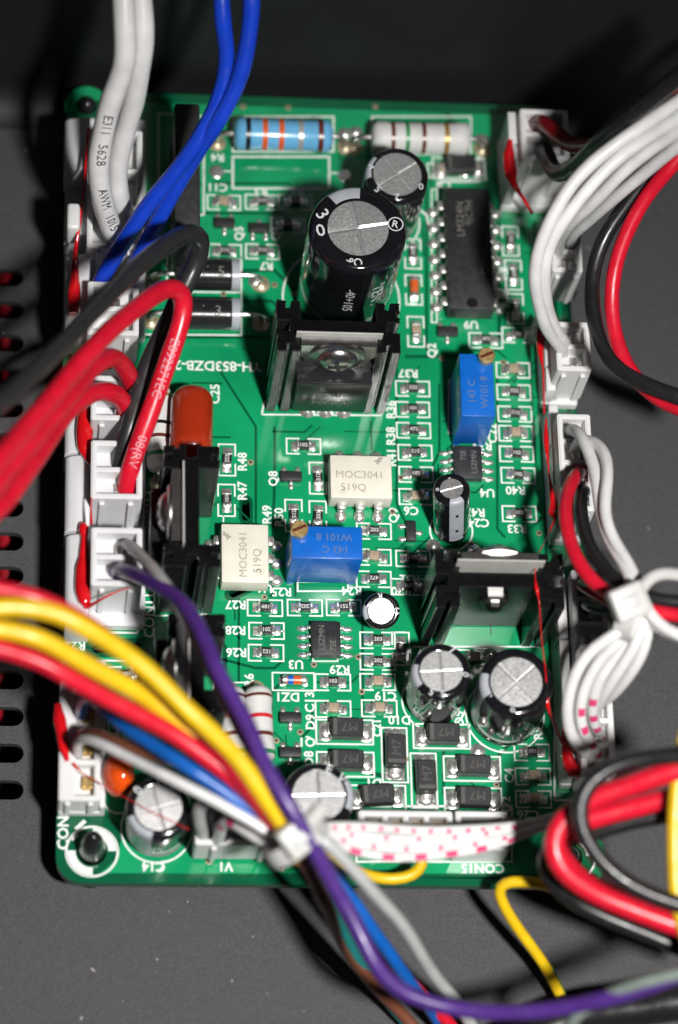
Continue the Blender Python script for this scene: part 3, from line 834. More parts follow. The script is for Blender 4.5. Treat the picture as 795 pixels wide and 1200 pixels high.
trimmer(383.5, 635.5, 9.6, 9.5, 4.7, (-3.75, 1.45), 'wide blue trimmer with brass screw between the white optocouplers', [('143 C', 1.0, -1.0, 1.45), ('W101 8', 1.0, 0.75, 1.45)], 180)
silk_rect(526, 446, 534, 508); silk_rect(349, 682, 408, 693)
silk_text('V4', 372, 678, 180, 1.6)

# ------------------------------------------------------------------ heatsinks
def heatsink_profile(W, D, tp=1.9):
    """Outline (xy) of the extrusion: a web with split fins at both ends."""
    w = 3.2; sl = 0.7; dn = 1.1
    hx, hy = W / 2, D / 2
    right = [(hx - w, -hy), (hx - w / 2 - sl / 2, -hy), (hx - w / 2 - sl / 2, -hy + dn), (hx - w / 2 + sl / 2, -hy + dn), (hx - w / 2 + sl / 2, -hy), (hx, -hy),
             (hx, -0.75), (hx - 1.7, -0.75), (hx - 1.7, 0.75), (hx, 0.75),
             (hx, 1.6), (hx - 0.45, 1.6), (hx - 0.45, 2.2), (hx, 2.2),
             (hx, hy), (hx - w / 2 + sl / 2, hy), (hx - w / 2 + sl / 2, hy - dn), (hx - w / 2 - sl / 2, hy - dn), (hx - w / 2 - sl / 2, hy), (hx - w, hy)]
    left = [(-x, -y) for x, y in right]
    return right + [(hx - w, tp / 2)] + [(-hx + w, tp / 2)] + left + [(-hx + w, -tp / 2)] + [(hx - w, -tp / 2)]
def heatsink(cx, cy, rot, W, D, H, label, z0=0.35, lean=0.0):
    g_ = G()
    prof = heatsink_profile(W, D)
    g_.prism(prof, z0, H)
    bmesh.ops.recalc_face_normals(g_.bm, faces=g_.bm.faces)
    for f in g_.bm.faces:
        if f.normal.z > 0.9: f.material_index = 1
    es = [e for e in g_.bm.edges if len(e.link_faces) == 2 and all(abs(f.normal.z) < 0.1 for f in e.link_faces) and e.is_convex and e.calc_face_angle() > 0.5]
    b_ = bmesh.ops.bevel(g_.bm, geom=es, offset=0.13, segments=1, affect='EDGES')
    for f in b_['faces']:
        if abs(f.normal.z) < 0.1: f.material_index = 2
    es = [e for e in g_.bm.edges if len(e.link_faces) == 2 and any(f.normal.z > 0.9 for f in e.link_faces) and any(f.normal.z < 0.5 for f in e.link_faces)]
    bmesh.ops.bevel(g_.bm, geom=es, offset=0.12, segments=1, affect='EDGES')
    # small ragged burrs left on the sawn top
    o = link('heatsink', g_.mesh('heatsink', [M['anod'], M['anod_cut'], M['anod_edge']], 30), board, (cx, cy, 0), (Matrix.Rotation(R(rot), 3, 'Z') @ Matrix.Rotation(R(lean), 3, 'X')).to_euler())
    o['label'] = label
    g_ = G()
    for k in range(70):
        x, y = random.choice(prof); x2, y2 = random.choice([(x, y)])
        i = random.randrange(len(prof)); a, b = Vector(prof[i]), Vector(prof[(i + 1) % len(prof)])
        q = a.lerp(b, random.random())
        g_.ell((q.x, q.y, H - 0.05), (random.uniform(0.05, 0.16), random.uniform(0.05, 0.16), random.uniform(0.04, 0.14)), 5, 4)
    kind(link('burr', g_.mesh('burr', M['anod_cut'], 20), o), 'stuff')
    return o
def to220(cx, cy, rot, z, label, tab_m='steel', name='power_transistor', screw=True, lines=('BT138', 'P0M 42')):
    """Device whose front faces local -y; its back plane is at local y=0, lead tips at z=0."""
    o = link(name, G().box((0, -2.25, z + 4.6), (10.2, 3.2, 9.2), 0.28, 2).mesh(name, M['epoxy_gloss']), board, (cx, cy, 0), (0, 0, R(rot)))
    o['label'] = label
    g_ = flat_with_holes([(-5.1, 0), (5.1, 0), (5.1, 10.2), (4.4, 10.2), (4.4, 11.6), (5.1, 12.6), (5.1, 15.7), (-5.1, 15.7), (-5.1, 12.6), (-4.4, 11.6), (-4.4, 10.2), (-5.1, 10.2)], [circ(0, 12.9, 1.8)], -0.65, 0.65)
    for v in g_.bm.verts: v.co = Vector((v.co.x, -0.72 - v.co.z, v.co.y + z))
    link('tab', g_.mesh('tab', M[tab_m]), o)
    link('insulating_pad', G().box((0, 0.12, z + 8.2), (11.6, 0.22, 17.2), 0.04).mesh('insulating_pad', M['insul']), o)
    for k in (-1, 0, 1):
        P = [(k * 2.54, -2.0, z + 0.3), (k * 2.54, -2.0, 0.1)]
        link('lead', G().box((k * 2.54, -2.0, z / 2), (0.8, 0.5, z + 0.2), 0.04).box((k * 2.54, -2.0, z - 0.6), (1.3, 0.55, 1.4), 0.05).mesh('lead', M['tin']), o)
        link('solder_joint', G().lathe([(0, 1.0), (0.5, 0.8), (0.85, 0.35), (1.15, 0.06), (1.2, 0)], 14).mesh('solder_joint', M['solder'], 60), o, (k * 2.54, -2.0, PZ))
    if screw:
        MX = Matrix.Translation((0, -1.4, z + 12.9)) @ Matrix.Rotation(PI / 2, 4, 'X')
        w = link('washer', G().lathe([(1.6, 0.0), (3.75, 0.0), (3.8, 0.25), (3.5, 0.5), (1.6, 0.55)], 32, M=MX).mesh('washer', M['steel'], 40), o)
        g_ = G().lathe([(0, 1.75), (1.0, 1.72), (1.7, 1.55), (2.3, 1.2), (2.65, 0.8), (2.7, 0.56), (0, 0.56)], 28, M=MX)
        s_ = link('screw', g_.mesh('screw', M['steel'], 45), o)
        link('cross_recess', G().box((0, 0, 1.62), (2.6, 0.6, 0.4), M=MX @ Matrix.Rotation(R(12), 4, 'Z')).box((0, 0, 1.615), (0.6, 2.6, 0.4), M=MX @ Matrix.Rotation(R(12), 4, 'Z')).mesh('cross_recess', M['b_black']), s_)
    for i, t in enumerate(lines):
        me = mapped_text(t, 1.7, M['epoxy_print'], lambda v: Vector((v.x, -3.865, z + 5.6 - i * 2.4 + v.y)))
        link('transistor_marking', me, o)
    return o
# upright one in the middle of the board, device facing the front
hx, hy = 0.45, at(398, 486, 0).y + 3.9
heatsink(hx, hy, 0, 16.6, 7.6, 18.6, 'tall black finned heatsink standing mid board, its screw facing the front', lean=-1.6)
to220(hx, hy - 1.3, 0, 3.4, 'power transistor screwed to the front of the mid board heatsink')
silk_line([(307, 486), (447, 487)], 0.25); silk_line([(307, 486), (310, 470)], 0.25); silk_line([(447, 487), (452, 470)], 0.25)
# sideways one on the left, device facing the left connectors
hx, hy = -19.2, -12.9
heatsink(hx, hy, 90, 17.2, 7.4, 17.0, 'black finned heatsink turned sideways next to the brown film capacitor')
to220(hx - 1.3, hy, -90, 1.6, 'power transistor clamped to the sideways heatsink facing the white plugs')
# the one below it
c = at(231, 778, 15)
heatsink(c.x, c.y, 90, 13.6, 7.4, 15.4, 'black finned heatsink in shade behind the purple wire')
to220(c.x - 1.3, c.y, -90, 1.0, 'power transistor on the shaded heatsink, partly under yellow wires')
# wide one at right, device facing the back
hx, hy = 21.1, at(560, 758, 0).y + 3.9
h3 = heatsink(hx, hy, 0, 17.0, 7.6, 16.6, 'wide black finned heatsink right of centre, screw nut facing the front', lean=2.6)
to220(hx, hy + 1.3, 180, 2.0, 'power transistor bolted to the back of the wide heatsink')
nut = link('nut', G().lathe([(0, 0.36), (1.9, 0.36), (2.0, 0.5), (2.0, 1.5), (1.7, 1.7), (1.1, 1.75), (1.05, 2.5), (0, 2.6)], 6, M=Matrix.Rotation(PI / 2, 4, 'X')).lathe([(0, 0), (2.5, 0.0), (2.5, 0.35), (0, 0.4)], 24, M=Matrix.Rotation(PI / 2, 4, 'X')).mesh('nut', M['steel'], 30), board, (hx - 0.3, hy - 0.96, 13.0))
nut['label'] = 'steel nut and washer on the front of the wide heatsink'
silk_line([(484, 758), (632, 758)], 0.25)

# ------------------------------------------------------------------ silkscreen lettering and outlines
for t in (('R27', 276, 709, 180), ('R28', 276, 739, 180), ('R26', 277, 765, 180), ('U3', 347, 779, 180), ('R29', 398, 785, 180), ('DZ1', 338, 817, 180), ('C13', 363, 823, 90), ('D9', 364, 846, 90), ('R6', 292, 797, 90),
          ('C19', 452, 816, 180), ('R31', 470, 750, 90), ('C21', 442, 854, 90, 1.5), ('D10', 468, 844, 180), ('D5', 538, 842, 90), ('R9', 631, 859, 90), ('C4', 597, 909, 90), ('D2', 593, 942, 90), ('C26', 619, 955, 180), ('CON15', 566, 1018, 180),
          ('C14', 180, 1016, 180), ('V1', 266, 1016, 180), ('CON3', 74, 972, 90, 2.0), ('CON11', 175, 722, 90, 2.0), ('CON13', 175, 601, 90, 2.0), ('C25', 252, 462, 90, 1.8), ('R48', 284, 541, 90), ('R47', 284, 575, 90), ('R49', 313, 603, 90), ('R50', 327, 606, 90),
          ('U6', 310, 690, 180), ('Q8', 321, 561, 90), ('Q9', 462, 604, 90), ('R22', 88, 757, 180), ('Q1', 361, 869, 180), ('D8', 362, 889, 90), ('D1', 439, 918, 180), ('R37', 478, 438, 180), ('R36', 458, 480, 90), ('R38', 458, 511, 90),
          ('C24', 561, 613, 180), ('U4', 571, 578, 180), ('R40', 604, 575, 180), ('R33', 606, 620, 180), ('C22', 577, 508, 90), ('R39', 565, 523, 180), ('Q2', 507, 411, 90), ('C6', 482, 599, 180), ('R43', 557, 601, 180), ('R41', 459, 537, 90),
          ('R4', 255, 185, 180), ('C11', 256, 220, 180), ('R3', 306, 225, 180), ('R2', 348, 226, 180), ('Q5', 281, 274, 90), ('Q4', 324, 274, 90), ('R7', 312, 312, 180), ('R30', 160, 385, 90), ('U9', 552, 381, 180), ('CON1', 564, 180, 90), ('C8', 520, 217, 180), ('R8', 590, 320, 90), ('R10', 592, 350, 90),
          ('R24', 412, 693, 180), ('R25', 330, 694, 180), ('R32', 480, 679, 180), ('R20', 470, 693, 180), ('U5', 205, 728, 180), ('C15', 415, 846, 0, 1.2)):
    silk_text(*t)
silk_text('YH-853DZB-2015', 243, 429, 180, 2.05)
silk_rect(273, 137, 391, 178, 0.25)
silk_rect(273, 184, 386, 221, 0.3); silk_line([(386, 203), (403, 203)]); silk_line([(273, 201), (257, 201)])
for u, v in ((254, 201), (404, 206)):
    p = at(u, v); link('empty_pad', G().lathe([(0, 0.12), (0.5, 0.12), (0.95, 0.06), (1.05, 0)], 18).mesh('empty_pad', M['tin']), board, (p.x, p.y, PZ))
silk_rect(436, 137, 552, 181, 0.25)
silk_line([(186, 133), (186, 250), (239, 252), (239, 137), (186, 133)], 0.25)
silk_line([(140, 392), (283, 393), (283, 345)], 0.25); silk_line([(140, 345), (140, 392)], 0.25)
silk_line([(196, 300), (196, 342), (283, 343), (283, 300)], 0.25)
silk_rect(506, 222, 512, 378, 0.2); silk_line([(516, 213), (563, 213)], 0.3)
silk_line([(478, 236), (500, 252), (506, 280)], 0.3)
silk_rect(250, 800, 291, 900, 0.2)
silk_line([(181, 575), (181, 722), (243, 720)], 0.25); silk_line([(181, 735), (181, 830)], 0.25)
silk_line([(77, 740), (160, 742), (167, 735)], 0.3); silk_line([(77, 740), (77, 725)], 0.3)
silk_line([(120, 774), (150, 775)], 0.25)
silk_rect(418, 945, 600, 1010, 0.25)
silk_line([(650, 690), (650, 938), (714, 938)], 0.3)
silk_line([(227, 1003), (333, 1003)], 0.25)
silk_line([(262, 604), (262, 612)], 0.2); silk_line([(318, 740), (334, 740)], 0.2)
# mounting-hole target, lower corner
def quad_ring(p, r0, r1, a0, a1):
    g_ = G().lathe([(r0, 0), (r1, 0)], 10, R(a0), R(a1))
    link('silkscreen_target', g_.mesh('silkscreen_target', M['silk'], recalc=True), board, (p.x, p.y, SZ))
for p in (HBL, HBR):
    silk_ring(p, 3.35, 0.28)
    quad_ring(p, 2.15, 3.3, 2, 88); quad_ring(p, 2.15, 3.3, 182, 268)
    silk_line([(p.x - 3.3, p.y, 0), (p.x - 2.1, p.y, 0)], 0.2, px=False); silk_line([(p.x, p.y - 3.3, 0), (p.x, p.y - 2.1, 0)], 0.2, px=False)
silk_line([(89, 972), (100, 962)], 0.5); silk_line([(84, 984), (90, 978)], 0.5)

# plated pads seen around connector feet
pad_me = G().lathe([(0, 0.5), (0.35, 0.45), (0.7, 0.15), (1.0, 0.05), (1.05, 0)], 16).mesh('solder_pad', M['solder'], 60)
for u, v in ((257, 128), (404, 157), (417, 155), (565, 164), (234, 158), (300, 330), (308, 377), (508, 640), (556, 646), (583, 655), (610, 664), (560, 880), (575, 768), (545, 200), (560, 660), (210, 262)):
    p = at(u, v); link('solder_pad', pad_me, board, (p.x, p.y, PZ))

# ------------------------------------------------------------------ connectors
def span(u0, v0, u1, v1, z):
    a, b = at(u0, v1, z), at(u1, v0, z)
    m1, m2 = at(u0, v0, z), at(u1, v1, z)
    return (a.x + m1.x) / 2, (b.x + m2.x) / 2, (a.y + m2.y) / 2, (b.y + m1.y) / 2   # x0,x1,y0,y1
contact_me = G().box((0, 0, 0.5), (1.5, 1.7, 1.0), 0.12).box((0.45, 0, 1.0), (0.25, 1.3, 0.8), 0.06).box((-0.45, 0, 1.0), (0.25, 1.3, 0.8), 0.06).mesh('contact', M['brass'])
contact_tin = G().box((0, 0, 0.3), (1.2, 1.3, 0.6), 0.12).box((0.4, 0, 0.6), (0.25, 1.0, 0.7), 0.06).box((-0.4, 0, 0.6), (0.25, 1.0, 0.7), 0.06).mesh('contact', M['tin'])
def plug(rect, z0, z1, n, label, axis='y', depth=2.6, wall=0.75, m='nylon', div=0.7, ribs=True, ctn=True, margin=0.0, cells=None, group='white wire plugs around the board edge'):
    """Wire plug: a nylon block with a row of pockets on top; rect = photo pixels of its top face."""
    x0, x1, y0, y1 = span(*rect, z1)
    cx, cy = (x0 + x1) / 2, (y0 + y1) / 2
    w, l = x1 - x0, y1 - y0
    hs = []
    if axis == 'y':
        p = (l - 2 * wall) / n
        for k in range(n): hs.append((-w / 2 + wall + margin, w / 2 - wall, -l / 2 + wall + k * p + (div / 2 if k else 0), -l / 2 + wall + (k + 1) * p - (div / 2 if k < n - 1 else 0)))
    else:
        p = (w - 2 * wall) / n
        for k in range(n): hs.append((-w / 2 + wall + k * p + (div / 2 if k else 0), -w / 2 + wall + (k + 1) * p - (div / 2 if k < n - 1 else 0), -l / 2 + wall, l / 2 - wall))
    o = link('wire_plug', None, None, (cx, cy, z0))
    thing(o, label, 'plug', group)
    H = z1 - z0
    g_ = G().cellbox(-w / 2, w / 2, -l / 2, l / 2, 0, H, hs, depth)
    bmesh.ops.recalc_face_normals(g_.bm, faces=g_.bm.faces)
    es = [e for e in g_.bm.edges if len(e.link_faces) == 2 and e.calc_face_angle() > 0.5 and e.is_convex]
    bmesh.ops.bevel(g_.bm, geom=es, offset=0.16, segments=2, affect='EDGES')
    link('housing', g_.mesh('housing', M[m], 40), o)
    for h in hs: link('contact', contact_tin if ctn else contact_me, o, ((h[0] + h[1]) / 2 + 0.4, (h[2] + h[3]) / 2, H - depth))
    if ribs:
        for s_ in (-1, 1): link('guide_rib', G().box((s_ * w * 0.28, -l / 2 - 0.22, H * 0.45), (0.7, 0.5, H * 0.85), 0.1).mesh('guide_rib', M[m]), o)
    return o
def header(x0, x1, y0, y1, h, label=None, wall_side='left', n=3, m='nylon_milk'):
    """Board-mounted connector shroud: base slab plus an outer wall split into plates."""
    cx, cy = (x0 + x1) / 2, (y0 + y1) / 2
    o = link('connector_header', G().box((0, 0, 0.9), (x1 - x0, y1 - y0, 1.7), 0.15).mesh('connector_header', M[m]), board, (cx, cy, PZ))
    if label: o['label'] = label
    sx = -1 if wall_side == 'left' else 1
    l = (y1 - y0) / n
    for k in range(n):
        link('wall_plate', G().box((sx * ((x1 - x0) / 2 - 0.7), y0 - cy + l * (k + 0.5), h / 2 + 0.9), (1.3, l - 0.35, h - 1.8), 0.15, 2).mesh('wall_plate', M[m]), o)
    return o
PZL = 11.5
plug((107, 440, 167, 492), 2.0, PZL, 2, 'milky white two way plug taking the two short red wires', m='nylon_milk', ctn=True)
plug((107, 516, 167, 584), 2.0, PZL, 2, 'milky white two way plug with the lettered red wire beside CON13', m='nylon_milk', ctn=True)
plug((107, 618, 167, 686), 2.0, PZL, 2, 'milky white two way plug with purple and grey wires beside CON11', m='nylon_milk', ctn=True)
plug((103, 152, 167, 290), 2.0, 11, 3, 'white plug under the thick lettered white wires', ctn=True)
plug((103, 330, 163, 392), 2.0, 11, 2, 'white plug under the blue wires, mostly hidden by red wire', ctn=True)
# shrouds on the board with the slanted outer plates at the left
def left_header(v0, v1, plates, label):
    a, b = at(78, v1, 0), at(170, v0, 0)
    x0, x1 = at(76, (v0 + v1) / 2, 0).x, at(170, (v0 + v1) / 2, 0).x
    o = link('connector_header', G().box((0, 0, 0.95), (x1 - x0, b.y - a.y, 1.8), 0.15).mesh('connector_header', M['nylon_milk']), board, ((x0 + x1) / 2, (a.y + b.y) / 2, PZ))
    o['label'] = label
    for p0, p1 in plates:
        q0, q1 = at(76, p1, 7), at(106, p0, 7)
        g_ = G()
        g_.prism([(0, -0.6), (0.5, 0.0), (q1.x - q0.x - 0.3, 0.9), (q1.x - q0.x, 0.6), (q1.x - q0.x, -6.2), (0, -6.2)], 0, q1.y - q0.y, M=Matrix.Rotation(PI / 2, 4, 'X'))
        bmesh.ops.bevel(g_.bm, geom=list(g_.bm.edges), offset=0.12, segments=1, affect='EDGES')
        for v in g_.bm.verts: v.co = Vector((v.co.x, v.co.y + (q1.y - q0.y) / 2, v.co.z + 7))
        lo = Vector(o.location) / S
        link('wall_plate', g_.mesh('wall_plate', M['nylon_milk']), o, (q0.x - lo.x, (q0.y + q1.y) / 2 - lo.y, -lo.z))
left_header(440, 738, [(470, 531), (535, 622), (627, 733)], 'long milky white connector base along the left board edge')
left_header(148, 400, [(140, 200), (245, 276), (300, 392)], 'white connector base in the upper left board corner')
link('latch', G().box((0, 0, 0), (1.8, 4.0, 5.0), 0.5, 3).mesh('latch', M['nylon']), board, at(86, 262, 9))

# lower left connector (CON3) and the ones along the bottom
plug((70, 772, 118, 938), 1.5, 6.4, 4, 'white four way plug at CON3 by the lower left corner', depth=2.2, margin=1.4, ctn=False)
x0, x1, y0, y1 = span(68, 772, 122, 946, 3)
o = link('connector_header', G().box((0, 0, 0.8), (x1 - x0, y1 - y0, 1.5), 0.12).box(((x1 - x0) / 2 - 0.35, 0, 2.7), (0.7, y1 - y0, 2.4), 0.12).mesh('connector_header', M['nylon']), board, ((x0 + x1) / 2 + 0.2, (y0 + y1) / 2 - 0.3, PZ))
plug((229, 952, 331, 990), 1.2, 7.5, 3, 'white plug at V1 beside the capacitor', axis='x', depth=2.0)
plug((421, 950, 531, 985), 1.2, 7.0, 4, 'white plug with brass contacts behind the dashed ribbon wires', axis='x', depth=2.2, ctn=False)
x0, x1, y0, y1 = span(533, 955, 594, 1000, 4)
o = link('connector_header', G().cellbox(x0 - (x0 + x1) / 2, (x1 - x0) / 2, y0 - (y0 + y1) / 2, (y1 - y0) / 2, 0.1, 5.4, [(x0 - (x0 + x1) / 2 + 0.7, (x1 - x0) / 2 - 0.7, -(y1 - y0) / 2 + 0.7, (y1 - y0) / 2 - 0.7)], 4.0).mesh('connector_header', M['nylon']), board, ((x0 + x1) / 2, (y0 + y1) / 2, PZ))
o['label'] = 'empty white header at CON15'

# right edge connectors
plug((611, 128, 667, 186), 1.8, 12.5, 2, 'tall white plug in the upper right corner with red and black wires', depth=2.4, ctn=True)
plug((646, 270, 682, 318), 1.8, 11.0, 2, 'white plug under the white ribbon bend, below the corner plug', depth=2.2)
plug((652, 377, 692, 434), 1.8, 11.0, 2, 'white plug where the two ribbon wires end', depth=2.2)
plug((656, 485, 695, 598), 1.8, 10.0, 4, 'white four way plug with white, red and black wires', depth=2.2)
plug((676, 668, 716, 908), 1.8, 9.0, 8, 'long white plug under the fanned white wires', depth=2.0)
for u0, v0, u1, v1, h, lab in ((584, 172, 662, 250, 10, 'white connector base in the upper right corner'), (630, 285, 672, 352, 6, 'white connector base second from the top right'), (630, 395, 672, 480, 6, 'white connector base third from the top right'), (638, 495, 676, 640, 6, 'white connector base fourth from the top right'), (648, 690, 700, 925, 6, 'long white connector base at the right board edge')):
    x0, x1, y0, y1 = span(u0, v0, u1, v1, 0)
    header(x0, x1, y0, y1, h, lab, 'left', 2 if h == 10 else 3, 'nylon')

# ------------------------------------------------------------------ wires
def wire(name, m, d, path, label, group=None, dashes=None, text=None, n=12, end=True):
    P = spline([at(*p) for p in path])
    ph = [random.uniform(0, 6.28) for _ in range(6)]
    wob = 0.04 + 0.035 * d
    for i in range(2, len(P) - 2):
        P[i] = P[i] + Vector((math.sin(i * 0.23 + ph[0]) + 0.5 * math.sin(i * 0.61 + ph[1]), math.sin(i * 0.19 + ph[2]) + 0.5 * math.sin(i * 0.53 + ph[3]), math.sin(i * 0.27 + ph[4]))) * wob
    o = link(name, None, None, P[0])
    thing(o, label, 'wire', group)
    O = P[0]
    Q = [p - O for p in P]
    link('insulation', G().tube(Q, [d / 2 * (1 + 0.018 * math.sin(i * 0.9 + ph[5]) + random.uniform(-0.008, 0.008)) for i in range(len(Q))], n).mesh('insulation', WIRE[m], 60), o)
    # arc length table and viewer-side frames for print
    L = [0.0]
    for a, b in zip(Q, Q[1:]): L.append(L[-1] + (b - a).length)
    up = Vector((-0.1, -0.38, 0.92)).normalized()
    def frame(s):
        s = max(0.0, min(L[-1] - 1e-4, s))
        i = 0
        while i < len(L) - 2 and L[i + 1] < s: i += 1
        f = (s - L[i]) / max(1e-6, L[i + 1] - L[i])
        p = Q[i].lerp(Q[i + 1], f)
        t = (Q[i + 1] - Q[i]).normalized()
        if 0 < i < len(Q) - 2: t = ((Q[i + 1] - Q[i - 1]).normalized() * (1 - f) + (Q[i + 2] - Q[i]).normalized() * f).normalized()
        b = up.cross(t).normalized()
        return p, t, b, t.cross(b)
    def surf(s, a, r):
        p, t, b, nn = frame(s)
        return p + (nn * math.cos(a) + b * math.sin(a)) * r
    if dashes:
        s0, s1, period, ln, a0, aw = dashes
        s = s0
        while s < min(s1, L[-1]):
            g_ = G()
            rows = []
            for i in range(4):
                ss = s + ln * i / 3
                rows.append([g_.bm.verts.new(surf(ss, a0 + aw * (j / 4 - 0.5), d / 2 + 0.02)) for j in range(5)])
            for A, B in zip(rows, rows[1:]):
                for j in range(4): g_.bm.faces.new((A[j], A[j + 1], B[j + 1], B[j]))
            link('printed_dash', g_.mesh('printed_dash', M['pink'], 60), o)
            s += period * random.uniform(0.9, 1.1)
    if text:
      for t, s0, sz, flip, tm, a0 in text:
        k = -1 if flip else 1
        if s0 < 0: s0 += L[-1]
        me = mapped_text(t, sz, M[tm], lambda v: surf(s0 + k * v.x, a0 + k * -v.y / (d / 2) * -1, d / 2 + 0.10))
        link('wire_lettering', me, o)
    return o

TL = 'wires over the upper left of the board'
wire('white_wire', 'white', 3.0, [(143, -40, 50), (146, 40, 45), (146, 80, 41), (125, 140, 33), (115, 200, 25), (120, 240, 18), (134, 272, 12), (140, 284, 8)], 'thick white wire lettered AWM 1015, left one of the pair', TL,
     text=[('E311', -26.5, 1.75, False, 'wire_text_dark', 0.35), ('5628', -21.5, 1.75, False, 'wire_text_dark', 0.35), ('AWM', -13.5, 1.75, False, 'wire_text_dark', 0.35), ('1015', -8.0, 1.75, False, 'wire_text_dark', 0.35)])
wire('white_wire', 'white', 3.0, [(162, -40, 48), (166, 30, 43), (164, 80, 38), (152, 140, 29), (137, 200, 20), (138, 232, 15), (147, 252, 10), (149, 262, 7)], 'thick plain white wire, right one of the pair entering the upper left plug', TL)
wire('blue_wire', 'blue', 2.25, [(256, -40, 46), (261, 20, 42), (267, 70, 37), (259, 115, 33), (236, 160, 29), (207, 199, 25), (170, 243, 20), (136, 297, 14), (117, 335, 9), (113, 345, 7)], 'blue wire reaching furthest left, front one of the blue pair', TL)
wire('blue_wire', 'blue', 2.25, [(293, -40, 48), (293, 30, 42), (284, 85, 37), (264, 128, 33), (248, 155, 30), (231, 178, 26), (204, 223, 20), (183, 263, 15), (163, 300, 11), (146, 340, 7)], 'blue wire passing under the bent black wire', TL)
wire('black_wire', 'charcoal', 2.6, [(-40, 515, 58), (0, 472, 53), (50, 425, 47), (110, 365, 39), (165, 310, 32), (205, 279, 27), (228, 269, 24), (238, 284, 21), (231, 308, 18.5), (216, 340, 17), (192, 390, 15), (166, 450, 13.5), (148, 510, 12), (140, 545, 9), (139, 552, 7)], 'thick black wire bent over the upper left of the board', TL)
wire('red_wire', 'red', 2.6, [(-40, 585, 52), (0, 537, 48), (35, 495, 44), (80, 440, 39), (130, 388, 34), (175, 350, 29), (200, 335, 26), (213, 338, 24), (215, 358, 22), (204, 402, 20), (185, 457, 17), (166, 515, 14), (151, 562, 11), (147, 580, 8)], 'red wire with pale lettering bent down into the CON13 plug', TL,
     text=[('E092271EC', -18.5, 1.75, False, 'wire_text_pale', 0.1), ('08(RV', -7, 1.75, False, 'wire_text_pale', 0.1)])
wire('red_wire', 'red', 2.6, [(-40, 610, 48), (0, 562, 43), (35, 520, 39), (78, 468, 33), (106, 433, 27), (131, 419, 22), (147, 429, 17), (154, 448, 12), (154, 462, 8)], 'short red wire, upper of two curling into the plug above CON13', TL)
wire('red_wire', 'red', 2.6, [(-40, 635, 44), (0, 590, 38), (32, 552, 34), (66, 503, 28), (95, 467, 23), (120, 456, 19), (138, 463, 15), (147, 479, 11), (146, 492, 8)], 'short red wire, lower of two curling into the plug above CON13', TL)

LB = 'wires gathered by the lower cable tie'
wire('red_wire', 'red', 2.1, [(-40, 683, 44), (0, 692, 43), (40, 700, 43), (90, 722, 41), (150, 766, 38), (212, 824, 35), (262, 884, 32), (310, 945, 29), (342, 985, 26), (350, 1000, 21)], 'red wire running under the upper yellow wire to the tie', LB)
wire('red_wire', 'red', 1.7, [(440, 1112, 7), (460, 1132, 5), (482, 1150, 2), (500, 1172, 0), (528, 1200, -3), (545, 1225, -5)], 'short stretch of red wire showing below the purple wire at the bottom', LB)
wire('yellow_wire', 'yellow', 2.35, [(-40, 716, 47), (0, 712, 46), (34, 713, 46), (68, 719, 45), (102, 735, 44), (136, 754, 42), (170, 781, 40), (204, 815, 38), (238, 849, 36), (280, 893, 33), (318, 945, 30), (342, 980, 27), (352, 1000, 22)], 'upper yellow wire sweeping from the left edge to the cable tie', LB)
wire('yellow_wire', 'yellow', 2.35, [(-40, 733, 43), (0, 737, 42), (34, 744, 42), (68, 760, 40), (102, 779, 38), (136, 797, 36), (170, 815, 34), (204, 839, 32), (240, 872, 30), (280, 913, 28), (316, 952, 27), (342, 985, 25), (352, 1004, 21)], 'lower yellow wire between two red wires on the left', LB)
wire('red_wire', 'red', 2.2, [(-40, 752, 42), (0, 762, 41), (34, 771, 41), (68, 786, 40), (102, 803, 38), (136, 822, 36), (170, 841, 34), (204, 859, 32), (246, 890, 30), (290, 930, 28), (330, 975, 26), (348, 1000, 22)], 'red wire below the lower yellow wire, running to the tie', LB)
wire('red_wire', 'dark_red', 1.5, [(96, 818, 7), (112, 822, 14), (146, 850, 20), (190, 880, 25), (230, 905, 25), (265, 926, 25), (300, 950, 25), (330, 980, 24), (346, 1002, 20)], 'thin dark red wire leaving the CON3 plug under the bundle', LB)
wire('blue_wire', 'sky', 1.7, [(96, 836, 7), (97, 824, 12), (106, 816, 17), (122, 829, 21), (153, 856, 25), (190, 879, 28), (221, 899, 29), (250, 918, 28), (300, 955, 26), (340, 985, 23), (379, 1005, 21), (407, 1044, 18), (436, 1088, 14), (468, 1136, 8), (498, 1172, 1), (520, 1205, -5)], 'blue wire leaving the CON3 plug and running down past the tie', LB)
wire('brown_wire', 'brown', 1.6, [(94, 868, 6), (100, 858, 12), (122, 862, 17), (153, 877, 21), (204, 892, 24), (238, 900, 25), (270, 914, 26), (310, 948, 26), (340, 983, 25), (362, 1018, 20), (381, 1058, 15), (395, 1092, 9), (414, 1126, 4), (442, 1158, 0), (475, 1190, -4), (500, 1225, -6)], 'brown wire running from the bundle down under the purple wire', LB)
wire('teal_wire', 'teal', 1.5, [(150, 838, 20), (204, 868, 24), (238, 889, 25), (271, 909, 25), (306, 945, 25), (340, 984, 23), (375, 1040, 17), (398, 1085, 10), (415, 1118, 5), (435, 1151, 0), (460, 1180, -4), (490, 1212, -6)], 'thin teal wire emerging below the purple wire', LB)
wire('white_wire', 'white', 1.35, [(92, 884, 6), (90, 872, 11), (96, 864, 15), (110, 867, 18), (153, 889, 22), (204, 914, 26), (255, 940, 27), (300, 966, 26), (338, 990, 25), (352, 1004, 21)], 'white wire crossing from the CON3 plug to the cable tie', LB)
